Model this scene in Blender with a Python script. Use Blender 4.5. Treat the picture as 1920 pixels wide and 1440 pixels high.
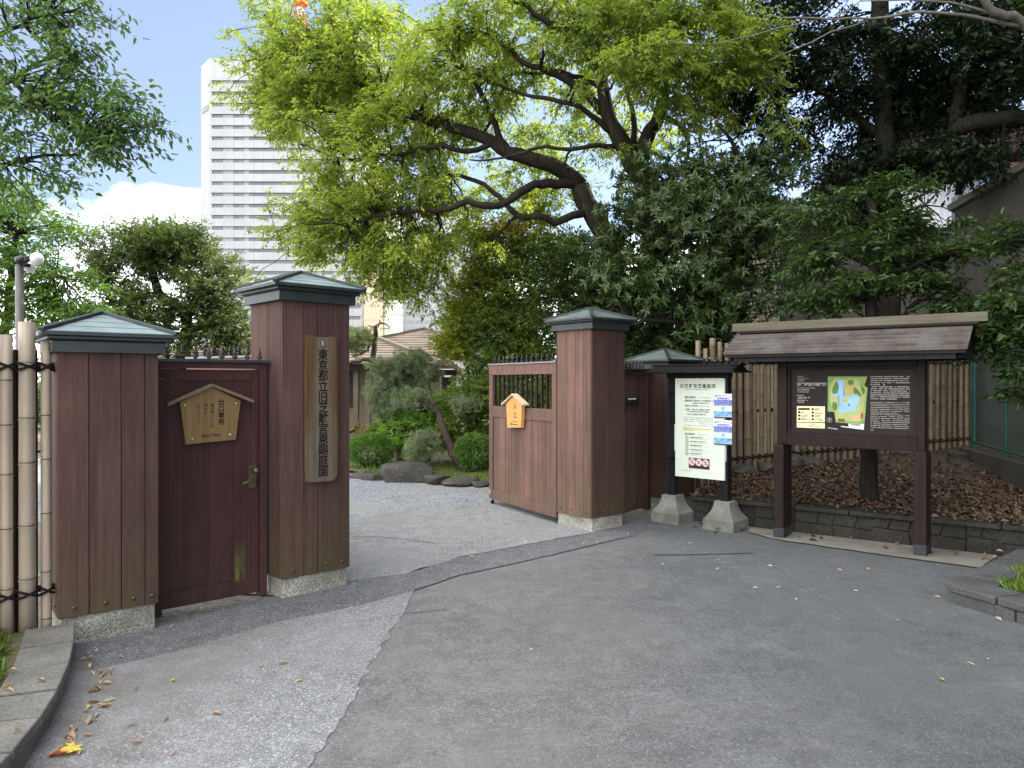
import bpy, bmesh, math, random
import numpy as np
from mathutils import Vector, Matrix
R = math.radians
rng = np.random.default_rng(7)
random.seed(7)
for o in list(bpy.data.objects):
    bpy.data.objects.remove(o, do_unlink=True)
S = bpy.context.scene
COL = S.collection

# ------------------------------------------------------------------ camera
cam_d = bpy.data.cameras.new('camera')
cam = bpy.data.objects.new('camera', cam_d); COL.objects.link(cam)
cam_d.sensor_width = 36.0
cam_d.lens = 1400.0 / 1920 * 36
cam_d.clip_start = 0.05; cam_d.clip_end = 5000
cam.location = (0, 0, 1.7)
cam.rotation_euler = (R(90) - 0.0033, 0, 0)
S.camera = cam

# ------------------------------------------------------------------ sun, sky, exposure
SUN_EL = R(42); SUN_AZ = math.atan2(0.80, 0.60)      # azimuth measured from +Y towards +X
sd = Vector((math.sin(SUN_AZ) * math.cos(SUN_EL), math.cos(SUN_AZ) * math.cos(SUN_EL), math.sin(SUN_EL)))
sun_d = bpy.data.lights.new('sun', 'SUN'); sun_d.energy = 4.6; sun_d.angle = R(0.6); sun_d.color = (1, 0.93, 0.82)
sun = bpy.data.objects.new('sun', sun_d); COL.objects.link(sun)
sun.rotation_euler = sd.to_track_quat('Z', 'Y').to_euler()
sun.location = (0, 0, 60)

W = bpy.data.worlds.new("World"); S.world = W; W.use_nodes = True
nt = W.node_tree; nt.nodes.clear()
def wn(t, **kw):
    n = nt.nodes.new(t)
    for k, v in kw.items(): setattr(n, k, v)
    return n
def wmath(op, a, b=None, c=None, clamp=False):
    n = wn('ShaderNodeMath', operation=op, use_clamp=clamp)
    for i, x in enumerate((a, b, c)):
        if x is None: continue
        if isinstance(x, (int, float)): n.inputs[i].default_value = x
        else: nt.links.new(x, n.inputs[i])
    return n.outputs[0]
sky = wn('ShaderNodeTexSky', sky_type='NISHITA', sun_disc=False, sun_elevation=SUN_EL, sun_rotation=SUN_AZ)
sky.air_density = 1.0; sky.dust_density = 0.6; sky.ozone_density = 3.5
tc = wn('ShaderNodeTexCoord')
sep = wn('ShaderNodeSeparateXYZ'); nt.links.new(tc.outputs['Generated'], sep.inputs[0])
mp = wn('ShaderNodeMapping'); mp.inputs['Scale'].default_value = (3.2, 3.2, 6.5); mp.inputs['Location'].default_value = (1.3, 0.4, 0.0)
nt.links.new(tc.outputs['Generated'], mp.inputs[0])
nz = wn('ShaderNodeTexNoise'); nz.inputs['Scale'].default_value = 1.0; nz.inputs['Detail'].default_value = 7; nz.inputs['Roughness'].default_value = 0.55
nt.links.new(mp.outputs[0], nz.inputs[0])
# low cumulus bank near the horizon
low = wmath('MULTIPLY_ADD', sep.outputs[2], -5.5, 2.02, clamp=False)
cum = wmath('ADD', wmath('MULTIPLY', nz.outputs[0], 1.5), wmath('SUBTRACT', low, 1.38))
mr = wn('ShaderNodeMapRange'); mr.inputs[1].default_value = 0.36; mr.inputs[2].default_value = 0.62; nt.links.new(cum, mr.inputs[0])
# unseen bright cloud deck overhead and behind, added to light the shaded foreground
dot = wn('ShaderNodeVectorMath', operation='DOT_PRODUCT'); nt.links.new(tc.outputs['Generated'], dot.inputs[0]); dot.inputs[1].default_value = (-0.56, -0.34, 0.755)
back = wmath('ADD', dot.outputs['Value'], wmath('MULTIPLY', wmath('SUBTRACT', nz.outputs[0], 0.5), 0.9))
mr2 = wn('ShaderNodeMapRange'); mr2.inputs[1].default_value = 0.42; mr2.inputs[2].default_value = 0.74; nt.links.new(back, mr2.inputs[0])
mask = wmath('MAXIMUM', mr.outputs[0], mr2.outputs[0], clamp=True)
thin = wmath('MAXIMUM', mask, 0.06)
mix = wn('ShaderNodeMix', data_type='RGBA'); nt.links.new(thin, mix.inputs[0])
tint = wn('ShaderNodeMix', data_type='RGBA', blend_type='MULTIPLY'); tint.inputs[0].default_value = 1.0; tint.inputs[7].default_value = (0.72, 0.72, 0.80, 1)
nt.links.new(sky.outputs[0], tint.inputs[6]); nt.links.new(tint.outputs[2], mix.inputs[6])
CLOUD = 19.0
mix.inputs[7].default_value = (CLOUD * 0.97, CLOUD * 0.985, CLOUD, 1)
bg = wn('ShaderNodeBackground'); bg.inputs[1].default_value = 0.10
nt.links.new(mix.outputs[2], bg.inputs[0])
out = wn('ShaderNodeOutputWorld'); nt.links.new(bg.outputs[0], out.inputs[0])

S.view_settings.view_transform = 'Standard'; S.view_settings.look = 'None'
S.view_settings.exposure = 1.32; S.view_settings.gamma = 1.0
S.render.engine = 'CYCLES'
try:
    S.cycles.max_bounces = 8; S.cycles.transparent_max_bounces = 8; S.cycles.use_denoising = True
    S.cycles.sample_clamp_indirect = 6
except Exception: pass

# ------------------------------------------------------------------ photo geometry
FP, HV, CH = 1400.0, 715.4, 1.7
def at(u, v, Y): return np.array([(u - 960) / FP * Y, Y, CH + (HV - v) / FP * Y])
def G(u, v, z=0.0):
    Y = FP * (CH - z) / (v - HV); return ((u - 960) / FP * Y, Y)
def onplane(u, v, org, th, y=0.0):
    """pixel -> (x, z) on the vertical plane through org with heading th, set back y"""
    c, s = math.cos(th), math.sin(th); ox = org[0] - s * y; oy = org[1] + c * y
    k = (u - 960) / FP
    x = (k * oy - ox) / (c - k * s); Yd = oy + s * x
    return x, CH + (HV - v) / FP * Yd

# ------------------------------------------------------------------ mesh helpers
class MB:
    def __init__(s): s.v = []; s.f = []
    def add(s, vs, fs):
        b = len(s.v); s.v += [tuple(map(float, p)) for p in vs]; s.f += [tuple(b + i for i in f) for f in fs]; return s
    def hexa(s, p): return s.add(p, [(0,3,2,1),(4,5,6,7),(0,1,5,4),(1,2,6,5),(2,3,7,6),(3,0,4,7)])
    def box(s, x0, x1, y0, y1, z0, z1):
        return s.hexa([(x0,y0,z0),(x1,y0,z0),(x1,y1,z0),(x0,y1,z0),(x0,y0,z1),(x1,y0,z1),(x1,y1,z1),(x0,y1,z1)])
    def frus(s, a, z0, b, z1):   # a, b = (x0,x1,y0,y1)
        return s.hexa([(a[0],a[2],z0),(a[1],a[2],z0),(a[1],a[3],z0),(a[0],a[3],z0),(b[0],b[2],z1),(b[1],b[2],z1),(b[1],b[3],z1),(b[0],b[3],z1)])
    def prism_y(s, poly, y0, y1):   # poly in (x,z) counter-clockwise seen from -y
        n = len(poly); vs = [(x,y0,z) for x,z in poly] + [(x,y1,z) for x,z in poly]
        return s.add(vs, [tuple(range(n)), tuple(range(2*n-1, n-1, -1))] + [(i, i+n, (i+1)%n+n, (i+1)%n) for i in range(n)])
    def prism_x(s, poly, x0, x1):   # poly in (y,z)
        n = len(poly); vs = [(x0,y,z) for y,z in poly] + [(x1,y,z) for y,z in poly]
        return s.add(vs, [tuple(range(n-1,-1,-1)), tuple(range(n, 2*n))] + [(i, (i+1)%n, (i+1)%n+n, i+n) for i in range(n)])
    def slab(s, poly, z0, z1):      # poly in (x,y) ccw
        n = len(poly); vs = [(x,y,z0) for x,y in poly] + [(x,y,z1) for x,y in poly]
        return s.add(vs, [tuple(range(n-1,-1,-1)), tuple(range(n, 2*n))] + [(i, (i+1)%n, (i+1)%n+n, i+n) for i in range(n)])
    def beam(s, p, q, w, h, up=(0,0,1)):
        p, q = Vector(p), Vector(q); d = (q-p).normalized(); sd_ = d.cross(Vector(up)).normalized()*w/2; u_ = sd_.cross(d).normalized()*h/2
        return s.hexa([p-sd_-u_, p+sd_-u_, q+sd_-u_, q-sd_-u_, p-sd_+u_, p+sd_+u_, q+sd_+u_, q-sd_+u_])
    def tube(s, pts, rad, n=6, cap=True):
        pts = np.asarray(pts, float); m = len(pts)
        if np.isscalar(rad): rad = [rad]*m
        T = np.gradient(pts, axis=0); T /= np.linalg.norm(T, axis=1)[:,None] + 1e-12
        ref = np.array([0,0,1.0]) if abs(T[0][2]) < 0.9 else np.array([1.0,0,0])
        a = np.linspace(0, 2*np.pi, n, endpoint=False); b = len(s.v)
        U = np.cross(T[0], ref); U /= np.linalg.norm(U)
        for i in range(m):
            U = U - T[i]*np.dot(U, T[i]); U /= np.linalg.norm(U) + 1e-12; Vv = np.cross(T[i], U)
            for t in a: s.v.append(tuple(pts[i] + rad[i]*(np.cos(t)*U + np.sin(t)*Vv)))
        for i in range(m-1):
            for j in range(n): s.f.append((b+i*n+j, b+i*n+(j+1)%n, b+(i+1)*n+(j+1)%n, b+(i+1)*n+j))
        if cap: s.f.append(tuple(b+j for j in range(n-1,-1,-1))); s.f.append(tuple(b+(m-1)*n+j for j in range(n)))
        return s
    def lathe(s, prof, n=10, c=(0,0,0)):
        b = len(s.v); m = len(prof)
        for r, z in prof:
            for j in range(n):
                t = 2*math.pi*j/n; s.v.append((c[0]+r*math.cos(t), c[1]+r*math.sin(t), c[2]+z))
        for i in range(m-1):
            for j in range(n): s.f.append((b+i*n+j, b+i*n+(j+1)%n, b+(i+1)*n+(j+1)%n, b+(i+1)*n+j))
        s.f.append(tuple(b+j for j in range(n-1,-1,-1))); s.f.append(tuple(b+(m-1)*n+j for j in range(n)))
        return s
    def ball(s, c, r, n=8, m=6, sz=1.0):
        return s.lathe([(max(1e-4, r*math.sin(math.pi*i/m)), -r*sz*math.cos(math.pi*i/m)) for i in range(m+1)], n, c)
    def build(s, name, mat, parent=None, bevel=0, smooth=False, local=False):
        me = bpy.data.meshes.new(name)
        me.from_pydata(s.v, [], s.f); me.update()
        return link(name, me, mat, parent, bevel, smooth, local)
def link(name, me, mat, parent=None, bevel=0, smooth=False, local=False):
    me.materials.append(mat)
    o = bpy.data.objects.new(name, me); COL.objects.link(o)
    if smooth: me.polygons.foreach_set('use_smooth', [True]*len(me.polygons))
    if parent is not None:
        o.parent = parent
        if not local:   # vertices are world positions: bring them to the thing's base
            l = Vector(parent.location)
            if parent.parent: l = l + Vector(parent.parent.location)
            me.transform(Matrix.Translation(-l))
    if bevel:
        b = o.modifiers.new('bevel', 'BEVEL'); b.width = bevel; b.segments = 2; b.limit_method = 'ANGLE'; b.angle_limit = R(40)
    return o
def tag(o, label=None, cat=None, group=None, kind=None):
    if label: o['label'] = label
    if cat: o['category'] = cat
    if group: o['group'] = group
    if kind: o['kind'] = kind
    return o
def thing(name, label, cat, loc=(0,0,0), rot=0.0, group=None):
    o = bpy.data.objects.new(name, None); COL.objects.link(o); o.empty_display_size = 0.2
    o.location = loc if len(loc) == 3 else (loc[0], loc[1], 0); o.rotation_euler = (0, 0, rot)
    return tag(o, label, cat, group)
def np_mesh(name, V, F):
    V = np.ascontiguousarray(V, dtype=np.float32); F = np.ascontiguousarray(F, dtype=np.int32)
    me = bpy.data.meshes.new(name); k = F.shape[1]
    me.vertices.add(len(V)); me.vertices.foreach_set('co', V.ravel())
    me.loops.add(F.size); me.loops.foreach_set('vertex_index', F.ravel())
    me.polygons.add(len(F)); me.polygons.foreach_set('loop_start', np.arange(0, F.size, k, dtype=np.int32))
    try: me.polygons.foreach_set('loop_total', np.full(len(F), k, dtype=np.int32))
    except Exception: pass
    me.update(calc_edges=True); return me

# ------------------------------------------------------------------ materials
class N:
    def __init__(s, name):
        s.m = bpy.data.materials.new(name); s.m.use_nodes = True; s.t = s.m.node_tree
        s.b = s.t.nodes['Principled BSDF']; s.out = s.t.nodes['Material Output']
    def new(s, ty, **kw):
        n = s.t.nodes.new(ty)
        for k, v in kw.items(): setattr(n, k, v)
        return n
    def put(s, sock, x):
        if hasattr(x, 'is_output'): s.t.links.new(x, sock)
        elif isinstance(x, (tuple, list)) and len(x) == 3 and sock.type == 'RGBA': sock.default_value = (*x, 1)
        else: sock.default_value = x
    def coord(s, kind='Object', scale=(1,1,1), loc=(0,0,0)):
        c = s.new('ShaderNodeTexCoord')
        if kind == 'World':
            src = s.new('ShaderNodeNewGeometry').outputs['Position']
        else: src = c.outputs[kind]
        m = s.new('ShaderNodeMapping'); m.inputs['Scale'].default_value = scale; m.inputs['Location'].default_value = loc
        s.t.links.new(src, m.inputs[0]); return m.outputs[0]
    def noise(s, co, scale=5, detail=4, rough=0.6, dist=0.0):
        n = s.new('ShaderNodeTexNoise'); n.inputs['Scale'].default_value = scale; n.inputs['Detail'].default_value = detail
        n.inputs['Roughness'].default_value = rough; n.inputs['Distortion'].default_value = dist
        s.t.links.new(co, n.inputs['Vector']); return n.outputs[0]
    def vor(s, co, scale=5, feature='F1', outp=0, rnd=1.0):
        n = s.new('ShaderNodeTexVoronoi', feature=feature); n.inputs['Scale'].default_value = scale; n.inputs['Randomness'].default_value = rnd
        s.t.links.new(co, n.inputs['Vector']); return n.outputs[outp]
    def mr(s, x, a, b, c=0.0, d=1.0):
        n = s.new('ShaderNodeMapRange'); n.inputs[1].default_value = a; n.inputs[2].default_value = b; n.inputs[3].default_value = c; n.inputs[4].default_value = d
        s.put(n.inputs[0], x); return n.outputs[0]
    def mix(s, f, a, b, mode='MIX'):
        n = s.new('ShaderNodeMix', data_type='RGBA', blend_type=mode); s.put(n.inputs[0], f); s.put(n.inputs[6], a); s.put(n.inputs[7], b); return n.outputs[2]
    def math(s, op, a, b=None):
        n = s.new('ShaderNodeMath', operation=op); s.put(n.inputs[0], a)
        if b is not None: s.put(n.inputs[1], b)
        return n.outputs[0]
    def island(s): return s.new('ShaderNodeNewGeometry').outputs['Random Per Island']
    def objrand(s): return s.new('ShaderNodeObjectInfo').outputs['Random']
    def sepz(s, co):
        n = s.new('ShaderNodeSeparateXYZ'); s.t.links.new(co, n.inputs[0]); return n.outputs
    def bump(s, h, strength=0.3, dist=0.01):
        n = s.new('ShaderNodeBump'); n.inputs['Strength'].default_value = strength; n.inputs['Distance'].default_value = dist
        s.put(n.inputs['Height'], h); s.t.links.new(n.outputs[0], s.b.inputs['Normal'])
    def fin(s, col, rough=0.7, spec=0.3, metal=0.0):
        s.put(s.b.inputs['Base Color'], col); s.put(s.b.inputs['Roughness'], rough)
        s.b.inputs['Specular IOR Level'].default_value = spec; s.b.inputs['Metallic'].default_value = metal
        return s.m
def plain(name, col, rough=0.7, spec=0.3, metal=0.0, var=0.15, sc=6):
    n = N(name); co = n.coord(scale=(1,1,1)); f = n.noise(co, sc, 5)
    c = n.mix(n.mr(f, 0.3, 0.7), tuple(x*(1-var) for x in col), tuple(min(1, x*(1+var)) for x in col))
    return n.fin(c, rough, spec, metal)
def wood(name, c1, c2, algae=0.0, rough=0.68, fine=1.0, axis='Z', spec=0.14, stain=None, grey=None):
    n = N(name); sc = {'Z': (22, 22, 1.1), 'X': (1.1, 22, 22), 'Y': (22, 1.1, 22)}[axis]
    co = n.coord(scale=tuple(x*fine for x in sc)); raw = n.coord()
    g = n.noise(co, 1.6, 6, 0.62, 0.4); big = n.noise(raw, 2.2, 4); isl = n.island()
    f = n.math('ADD', n.math('MULTIPLY', g, 0.75), n.math('MULTIPLY', big, 0.45))
    c = n.mix(n.mr(f, 0.42, 0.78), c1, c2)
    c = n.mix(1.0, c, n.mix(isl, (0.74, 0.76, 0.78), (1.20, 1.14, 1.10)), 'MULTIPLY')
    if axis == 'Z' and fine == 1.0:   # rain streaks and scuffs
        c = n.mix(n.mr(n.noise(n.coord(scale=(16, 16, .55)), 1.0, 5, .7), .50, .70, 0, .55), c, tuple(x*.52 for x in c1))
        c = n.mix(n.mr(n.noise(n.coord(scale=(5, 5, 9)), 1.6, 6, .75, 1.0), .64, .74, 0, .45), c, tuple(min(1, x*1.7+.02) for x in c2))
    streak = n.noise(n.coord(scale=(55, 55, 0.8) if axis == 'Z' else (0.8, 55, 55)), 1.0, 3)
    c = n.mix(n.mr(streak, 0.60, 0.78, 0, 0.35), c, tuple(min(1, x*1.55 + 0.015) for x in c2))
    xyz = n.sepz(raw)
    if algae:
        a = n.mr(xyz[2], 0.10, 0.95, 1.0, 0.0); a = n.math('MULTIPLY', a, n.mr(n.noise(n.coord(scale=(6, 6, 1.6)), 1.3, 5), 0.30, 0.75))
        c = n.mix(n.math('MULTIPLY', a, algae), c, (0.075, 0.070, 0.030))
    if stain:   # one patch of green algae: x0,x1,z0,z1
        x0, x1, z0, z1 = stain
        w = n.math('MULTIPLY', n.mr(xyz[0], x0, x0+0.012), n.mr(xyz[0], x1, x1-0.05))
        h = n.math('MULTIPLY', n.mr(xyz[2], z0, z0+0.02), n.mr(xyz[2], z1, z0+0.12))
        k = n.math('MULTIPLY', n.math('MULTIPLY', w, h), n.mr(n.noise(n.coord(scale=(40, 40, 5)), 1.0, 4), 0.35, 0.6))
        c = n.mix(n.math('MULTIPLY', k, 0.85), c, (0.14, 0.145, 0.035))
    if grey:
        c = n.mix(n.mr(n.noise(n.coord(scale=(3, 3, 2)), 1.2, 5), 0.42, 0.62, 0, 0.8), c, grey)
    n.bump(g, 0.25, 0.004)
    return n.fin(c, rough, spec)

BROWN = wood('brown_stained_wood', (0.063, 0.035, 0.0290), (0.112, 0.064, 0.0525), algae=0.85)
BROWN_DOOR = wood('maroon_painted_wood', (0.044, 0.019, 0.0185), (0.070, 0.031, 0.030), algae=0.25, rough=0.6, stain=(0.545, 0.655, 0.13, 0.46))
BROWN_LEAF = wood('sun_faded_brown_wood', (0.108, 0.062, 0.049), (0.182, 0.110, 0.088), algae=0.3)
BROWN_SHADY = wood('shade_toned_pillar_wood', (0.042, 0.024, 0.020), (0.072, 0.043, 0.035), algae=0.5)  # shade on the right-hand posts put into a darker wood colour
BROWN_LIT_DUSTY = wood('lit_dusty_brown_wood', (0.108, 0.064, 0.050), (0.185, 0.115, 0.090), algae=0.75)  # dust plus the brighter light on that side, both put into the colour
BROWN_X = wood('brown_rail_wood', (0.042, 0.019, 0.019), (0.068, 0.032, 0.031), axis='X')
DARKWOOD = wood('dark_brown_board_wood', (0.014, 0.0088, 0.0080), (0.027, 0.018, 0.016), rough=0.6)
BLACKWOOD = wood('black_post_wood', (0.008, 0.008, 0.009), (0.020, 0.019, 0.020), rough=0.45)
def plaque():
    n = N('weathered_plaque_wood'); co = n.coord(); g = n.noise(n.coord(scale=(30, 30, 1.5)), 1.4, 6, .62, .4); xyz = n.sepz(co)
    c = n.mix(n.mr(g, .38, .72), (.065, .034, .013), (.135, .072, .026))
    ax = n.math('ADD', n.math('ABSOLUTE', xyz[0]), n.math('MULTIPLY', n.math('SUBTRACT', n.noise(n.coord(scale=(7, 7, 1.4)), 1, 4), .5), .16))
    low = n.mr(xyz[2], .25, .75, .045, 0.0); k = n.mr(n.math('SUBTRACT', ax, low), .045, .115, 1, 0)
    c = n.mix(n.math('MULTIPLY', k, .9), c, n.mix(n.mr(g, .35, .7), (.092, .076, .054), (.150, .126, .092)))
    n.bump(g, .3, .004); return n.fin(c, .7, .25)
KEYAKI = plaque()
EMA = wood('golden_sign_wood', (0.170, 0.108, 0.044), (0.245, 0.163, 0.073), fine=0.8, rough=0.5)
EMA_NEW = wood('fresh_orange_sign_wood', (0.62, 0.30, 0.085), (0.76, 0.40, 0.14), fine=0.7, rough=0.5)
EMA_ROOF = wood('sign_roof_wood', (0.14, 0.10, 0.06), (0.22, 0.165, 0.105), axis='X')
EMA_ROOF2 = wood('pale_sign_roof_wood', (0.50, 0.36, 0.25), (0.66, 0.50, 0.38), axis='X')
RIDGEWOOD = wood('silvered_ridge_wood', (0.095, 0.082, 0.056), (0.160, 0.140, 0.104), axis='X')
OLDWOOD = wood('old_post_wood', (0.11, 0.09, 0.066), (0.19, 0.157, 0.118))
INK = plain('ink', (0.004, 0.0035, 0.0035), 0.8, 0.1, var=0.0)
BRONZE = plain('aged_bronze', (0.11, 0.085, 0.05), 0.42, 0.5, 0.7)
NAIL = plain('bright_screw', (0.62, 0.56, 0.42), 0.3, 0.5, 0.8)
IRON = plain('rusty_iron', (0.060, 0.040, 0.036), 0.6, 0.4, 0.3)
BLACKM = plain('black_metal', (0.012, 0.012, 0.013), 0.4, 0.5, 0.0)

def copper(name, c1, c2):
    n = N(name); co = n.coord(); f = n.noise(co, 5, 6); g = n.noise(n.coord(scale=(30, 30, 3)), 1, 4)
    c = n.mix(n.mr(f, 0.3, 0.7), c1, c2); c = n.mix(n.mr(g, 0.55, 0.75, 0, 0.3), c, tuple(x*0.6 for x in c1)); n.bump(f, 0.1, 0.004)
    return n.fin(c, 0.42, 0.5, 0.15)
PATINA = copper('pale_verdigris_copper', (0.17, 0.225, 0.225), (0.27, 0.325, 0.325))
PATINA_SHADED = copper('shade_toned_verdigris_copper', (0.085, 0.110, 0.103), (0.150, 0.178, 0.168))  # darker copy of the copper, the right caps' shade put into its colour
PATINA_DK = copper('dark_green_copper', (0.016, 0.023, 0.022), (0.034, 0.046, 0.043))

def granite(name, dark, light, sc=90, moss=0.0):
    n = N(name); co = n.coord(); v = n.vor(co, sc); w = n.noise(co, sc*0.9, 3, 0.7); big = n.noise(co, 3, 4)
    f = n.mr(n.math('ADD', n.math('MULTIPLY', v, 0.9), n.math('MULTIPLY', w, 0.8)), 0.45, 1.05)
    c = n.mix(f, dark, light); c = n.mix(n.mr(big, 0.4, 0.7, 0, 0.5), c, tuple(x*0.55 for x in light), 'MULTIPLY')
    if moss: c = n.mix(n.math('MULTIPLY', n.mr(n.noise(co, 4, 5), 0.42, 0.66), moss), c, (0.10, 0.105, 0.06))
    n.bump(w, 0.4, 0.004); return n.fin(c, 0.8, 0.25)
GRANITE = granite('speckled_washed_stone', (0.06, 0.058, 0.05), (0.50, 0.48, 0.42), 80, 0.45)
GRANITE_B = granite('grey_granite', (0.085, 0.085, 0.080), (0.25, 0.25, 0.24), 120, 0.6)
SLATE = granite('grey_kerb_stone', (0.125, 0.118, 0.104), (0.205, 0.195, 0.175), 60, 0.12)
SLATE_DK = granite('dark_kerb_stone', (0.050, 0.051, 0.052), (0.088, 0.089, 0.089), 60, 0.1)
WALLSTONE = granite('mossy_dark_wall_stone', (0.014, 0.013, 0.011), (0.036, 0.033, 0.027), 40, 0.0)
ROCK = granite('garden_rock', (0.032, 0.029, 0.026), (0.080, 0.073, 0.066), 30, 0.15)
def concrete(name, c1, c2, sc=2.0):
    n = N(name); co = n.coord(); f = n.noise(co, sc, 7, 0.62); d = n.noise(n.coord(scale=(7, 7, 0.6)), 1.0, 4)
    c = n.mix(n.mr(f, 0.32, 0.70), c1, c2); c = n.mix(n.mr(d, 0.52, 0.75, 0, 0.45), c, tuple(x*0.62 for x in c1)); n.bump(n.noise(co, 60, 3), 0.2, 0.003)
    return n.fin(c, 0.85, 0.2)
CONC = concrete('old_concrete', (0.14, 0.13, 0.108), (0.22, 0.205, 0.172), 2.5)
CONC_DK = concrete('stained_dark_concrete', (0.036, 0.034, 0.029), (0.070, 0.066, 0.057))
CONC_WALL = concrete('tan_concrete_wall', (0.145, 0.130, 0.105), (0.21, 0.192, 0.158), 1.2)

def asphalt(name, c1, c2, speck, amount=0.10, sc=150, patch=None, lift=0.5, wear=False, right_tint=None):
    n = N(name); co = n.coord('World'); f = n.noise(co, 1.1, 6, 0.6); m = n.noise(co, 9, 5, 0.6)
    fine = n.noise(co, sc, 3, 0.75); cell = n.vor(co, sc*0.62, 'F1', 1)   # colour output: a shade per chip
    sx = n.sepz(cell)
    c = n.mix(n.mr(n.math('ADD', n.math('MULTIPLY', f, 0.8), n.math('MULTIPLY', m, 0.4)), 0.40, 0.80), c1, c2)
    c = n.mix(1.0, c, n.mix(n.mr(fine, 0.3, 0.7), (0.55, 0.55, 0.55), (1.42, 1.42, 1.42)), 'MULTIPLY')
    c = n.mix(1.0, c, n.mix(n.mr(n.noise(co, 38, 3, 0.7), 0.32, 0.68), (0.76, 0.76, 0.76), (1.24, 1.24, 1.24)), 'MULTIPLY')
    c = n.mix(1.0, c, n.mix(n.mr(n.noise(co, 5.5, 5, 0.65), 0.34, 0.66), (0.84, 0.84, 0.84), (1.15, 1.15, 1.15)), 'MULTIPLY')
    c = n.mix(n.mr(sx[0], 1.0-amount, 1.0-amount*0.55, 0, 0.85), c, speck)
    c = n.mix(n.mr(sx[1], 0.80, 0.97, 0, lift), c, tuple(x*0.35 for x in c1))
    if patch: c = n.mix(n.mr(n.noise(co, 0.55, 3), 0.45, 0.62, 0, 0.6), c, patch)
    if right_tint:
        e = n.math('ADD', n.sepz(co)[0], n.math('MULTIPLY', n.noise(co, 0.5, 4), 1.6)); c = n.mix(n.mr(e, 0.6, 2.6), c, n.mix(1.0, c, right_tint, 'MULTIPLY'))  # tint grows with x, its edge softened by noise
    st = n.noise(co, 0.9, 6, 0.72, 0.8); c = n.mix(n.mr(st, 0.56, 0.72, 0, 0.34), c, tuple(x*0.66 for x in c1))      # damp and oil stains
    st2 = n.noise(co, 2.3, 6, 0.7, 0.5); c = n.mix(n.mr(st2, 0.57, 0.74, 0, 0.28), c, tuple(min(1, x*1.2+.015) for x in c2))   # dusty worn places
    if wear:
        ed = n.mr(n.sepz(co)[0], -2.15, -1.25, 1, 0); dn = n.math('MULTIPLY', ed, n.mr(n.noise(co, 3.0, 6, .7), .38, .62)); c = n.mix(n.math('MULTIPLY', dn, .6), c, (0.125, 0.105, 0.086))
        ck = n.math('ABSOLUTE', n.math('SUBTRACT', n.noise(co, 0.62, 7, 0.62, 0.3), 0.5)); c = n.mix(n.mr(ck, 0.0, 0.0022, 0.55, 0), c, (0.045, 0.045, 0.046))
    n.bump(n.math('ADD', fine, sx[0]), 0.5, 0.004)
    return n.fin(c, 0.86, 0.22)
ASPH = asphalt('dark_blue_grey_asphalt', (0.122, 0.119, 0.116), (0.190, 0.186, 0.181), (0.34, 0.34, 0.335), 0.05, 290, (0.150, 0.145, 0.138), wear=True, right_tint=(0.62, 0.65, 0.69))
ASPH_LIGHT = asphalt('light_coarse_asphalt', (0.172, 0.171, 0.171), (0.240, 0.239, 0.239), (0.46, 0.46, 0.46), 0.16, 240, (0.200, 0.195, 0.188), wear=True)
ASPH_STRIP = asphalt('dark_trench_asphalt', (0.104, 0.103, 0.105), (0.150, 0.149, 0.150), (0.46, 0.46, 0.46), 0.05, 230, right_tint=(0.8, 0.82, 0.85))
GRAVEL = asphalt('blue_grey_gravel', (0.17, 0.182, 0.20), (0.25, 0.262, 0.28), (0.44, 0.455, 0.47), 0.18, 110, (0.235, 0.215, 0.185), 0.9)
SOIL = asphalt('garden_soil', (0.085, 0.070, 0.045), (0.15, 0.125, 0.08), (0.22, 0.2, 0.08), 0.10, 60, (0.10, 0.115, 0.035))
BEDSOIL = asphalt('dark_leafy_soil', (0.030, 0.024, 0.017), (0.060, 0.046, 0.032), (0.16, 0.10, 0.06), 0.12, 40)
EARTH = asphalt('outer_ground_earth', (0.12, 0.11, 0.095), (0.17, 0.16, 0.14), (0.25, 0.25, 0.24), 0.05, 40)

def leafmat(name, a, b, c, trans=0.45, rough=0.45, spec=0.4, tcol=None, hue=0.9):
    n = N(name); isl = n.island(); big = n.noise(n.coord('World'), 0.9, 3)
    col = n.mix(isl, a, b); col = n.mix(n.mr(big, 0.40, 0.68, 0, hue), col, c)
    n.fin(col, rough, spec)
    tr = n.new('ShaderNodeBsdfTranslucent')
    n.put(tr.inputs[0], n.mix(1.0, col, tcol or (1.5, 1.5, 0.55), 'MULTIPLY'))
    mx = n.new('ShaderNodeMixShader'); mx.inputs[0].default_value = trans
    n.t.links.new(n.b.outputs[0], mx.inputs[1]); n.t.links.new(tr.outputs[0], mx.inputs[2]); n.t.links.new(mx.outputs[0], n.out.inputs[0])
    return n.m
def barkmat(name, c1, c2):
    n = N(name); co = n.coord(scale=(14, 14, 3)); f = n.noise(co, 1.4, 6, 0.65, 0.5)
    c = n.mix(n.mr(f, 0.35, 0.7), c1, c2); n.bump(f, 0.6, 0.02); return n.fin(c, 0.9, 0.15)
L_MAPLE = leafmat('yellow_green_leaves', (0.205, 0.280, 0.050), (0.32, 0.39, 0.078), (0.145, 0.230, 0.045), 0.6, tcol=(1.4, 1.32, 0.65))
L_LEFT = leafmat('mid_green_glossy_leaves', (0.066, 0.125, 0.042), (0.125, 0.205, 0.066), (0.10, 0.17, 0.05), 0.42, 0.4, 0.4)
L_BRIGHT = leafmat('fresh_mid_green_leaves', (0.075, 0.15, 0.040), (0.14, 0.235, 0.060), (0.11, 0.20, 0.05), 0.45)
L_ROUND = leafmat('olive_green_leaves', (0.062, 0.100, 0.040), (0.105, 0.150, 0.058), (0.12, 0.155, 0.05), 0.30)
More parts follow.
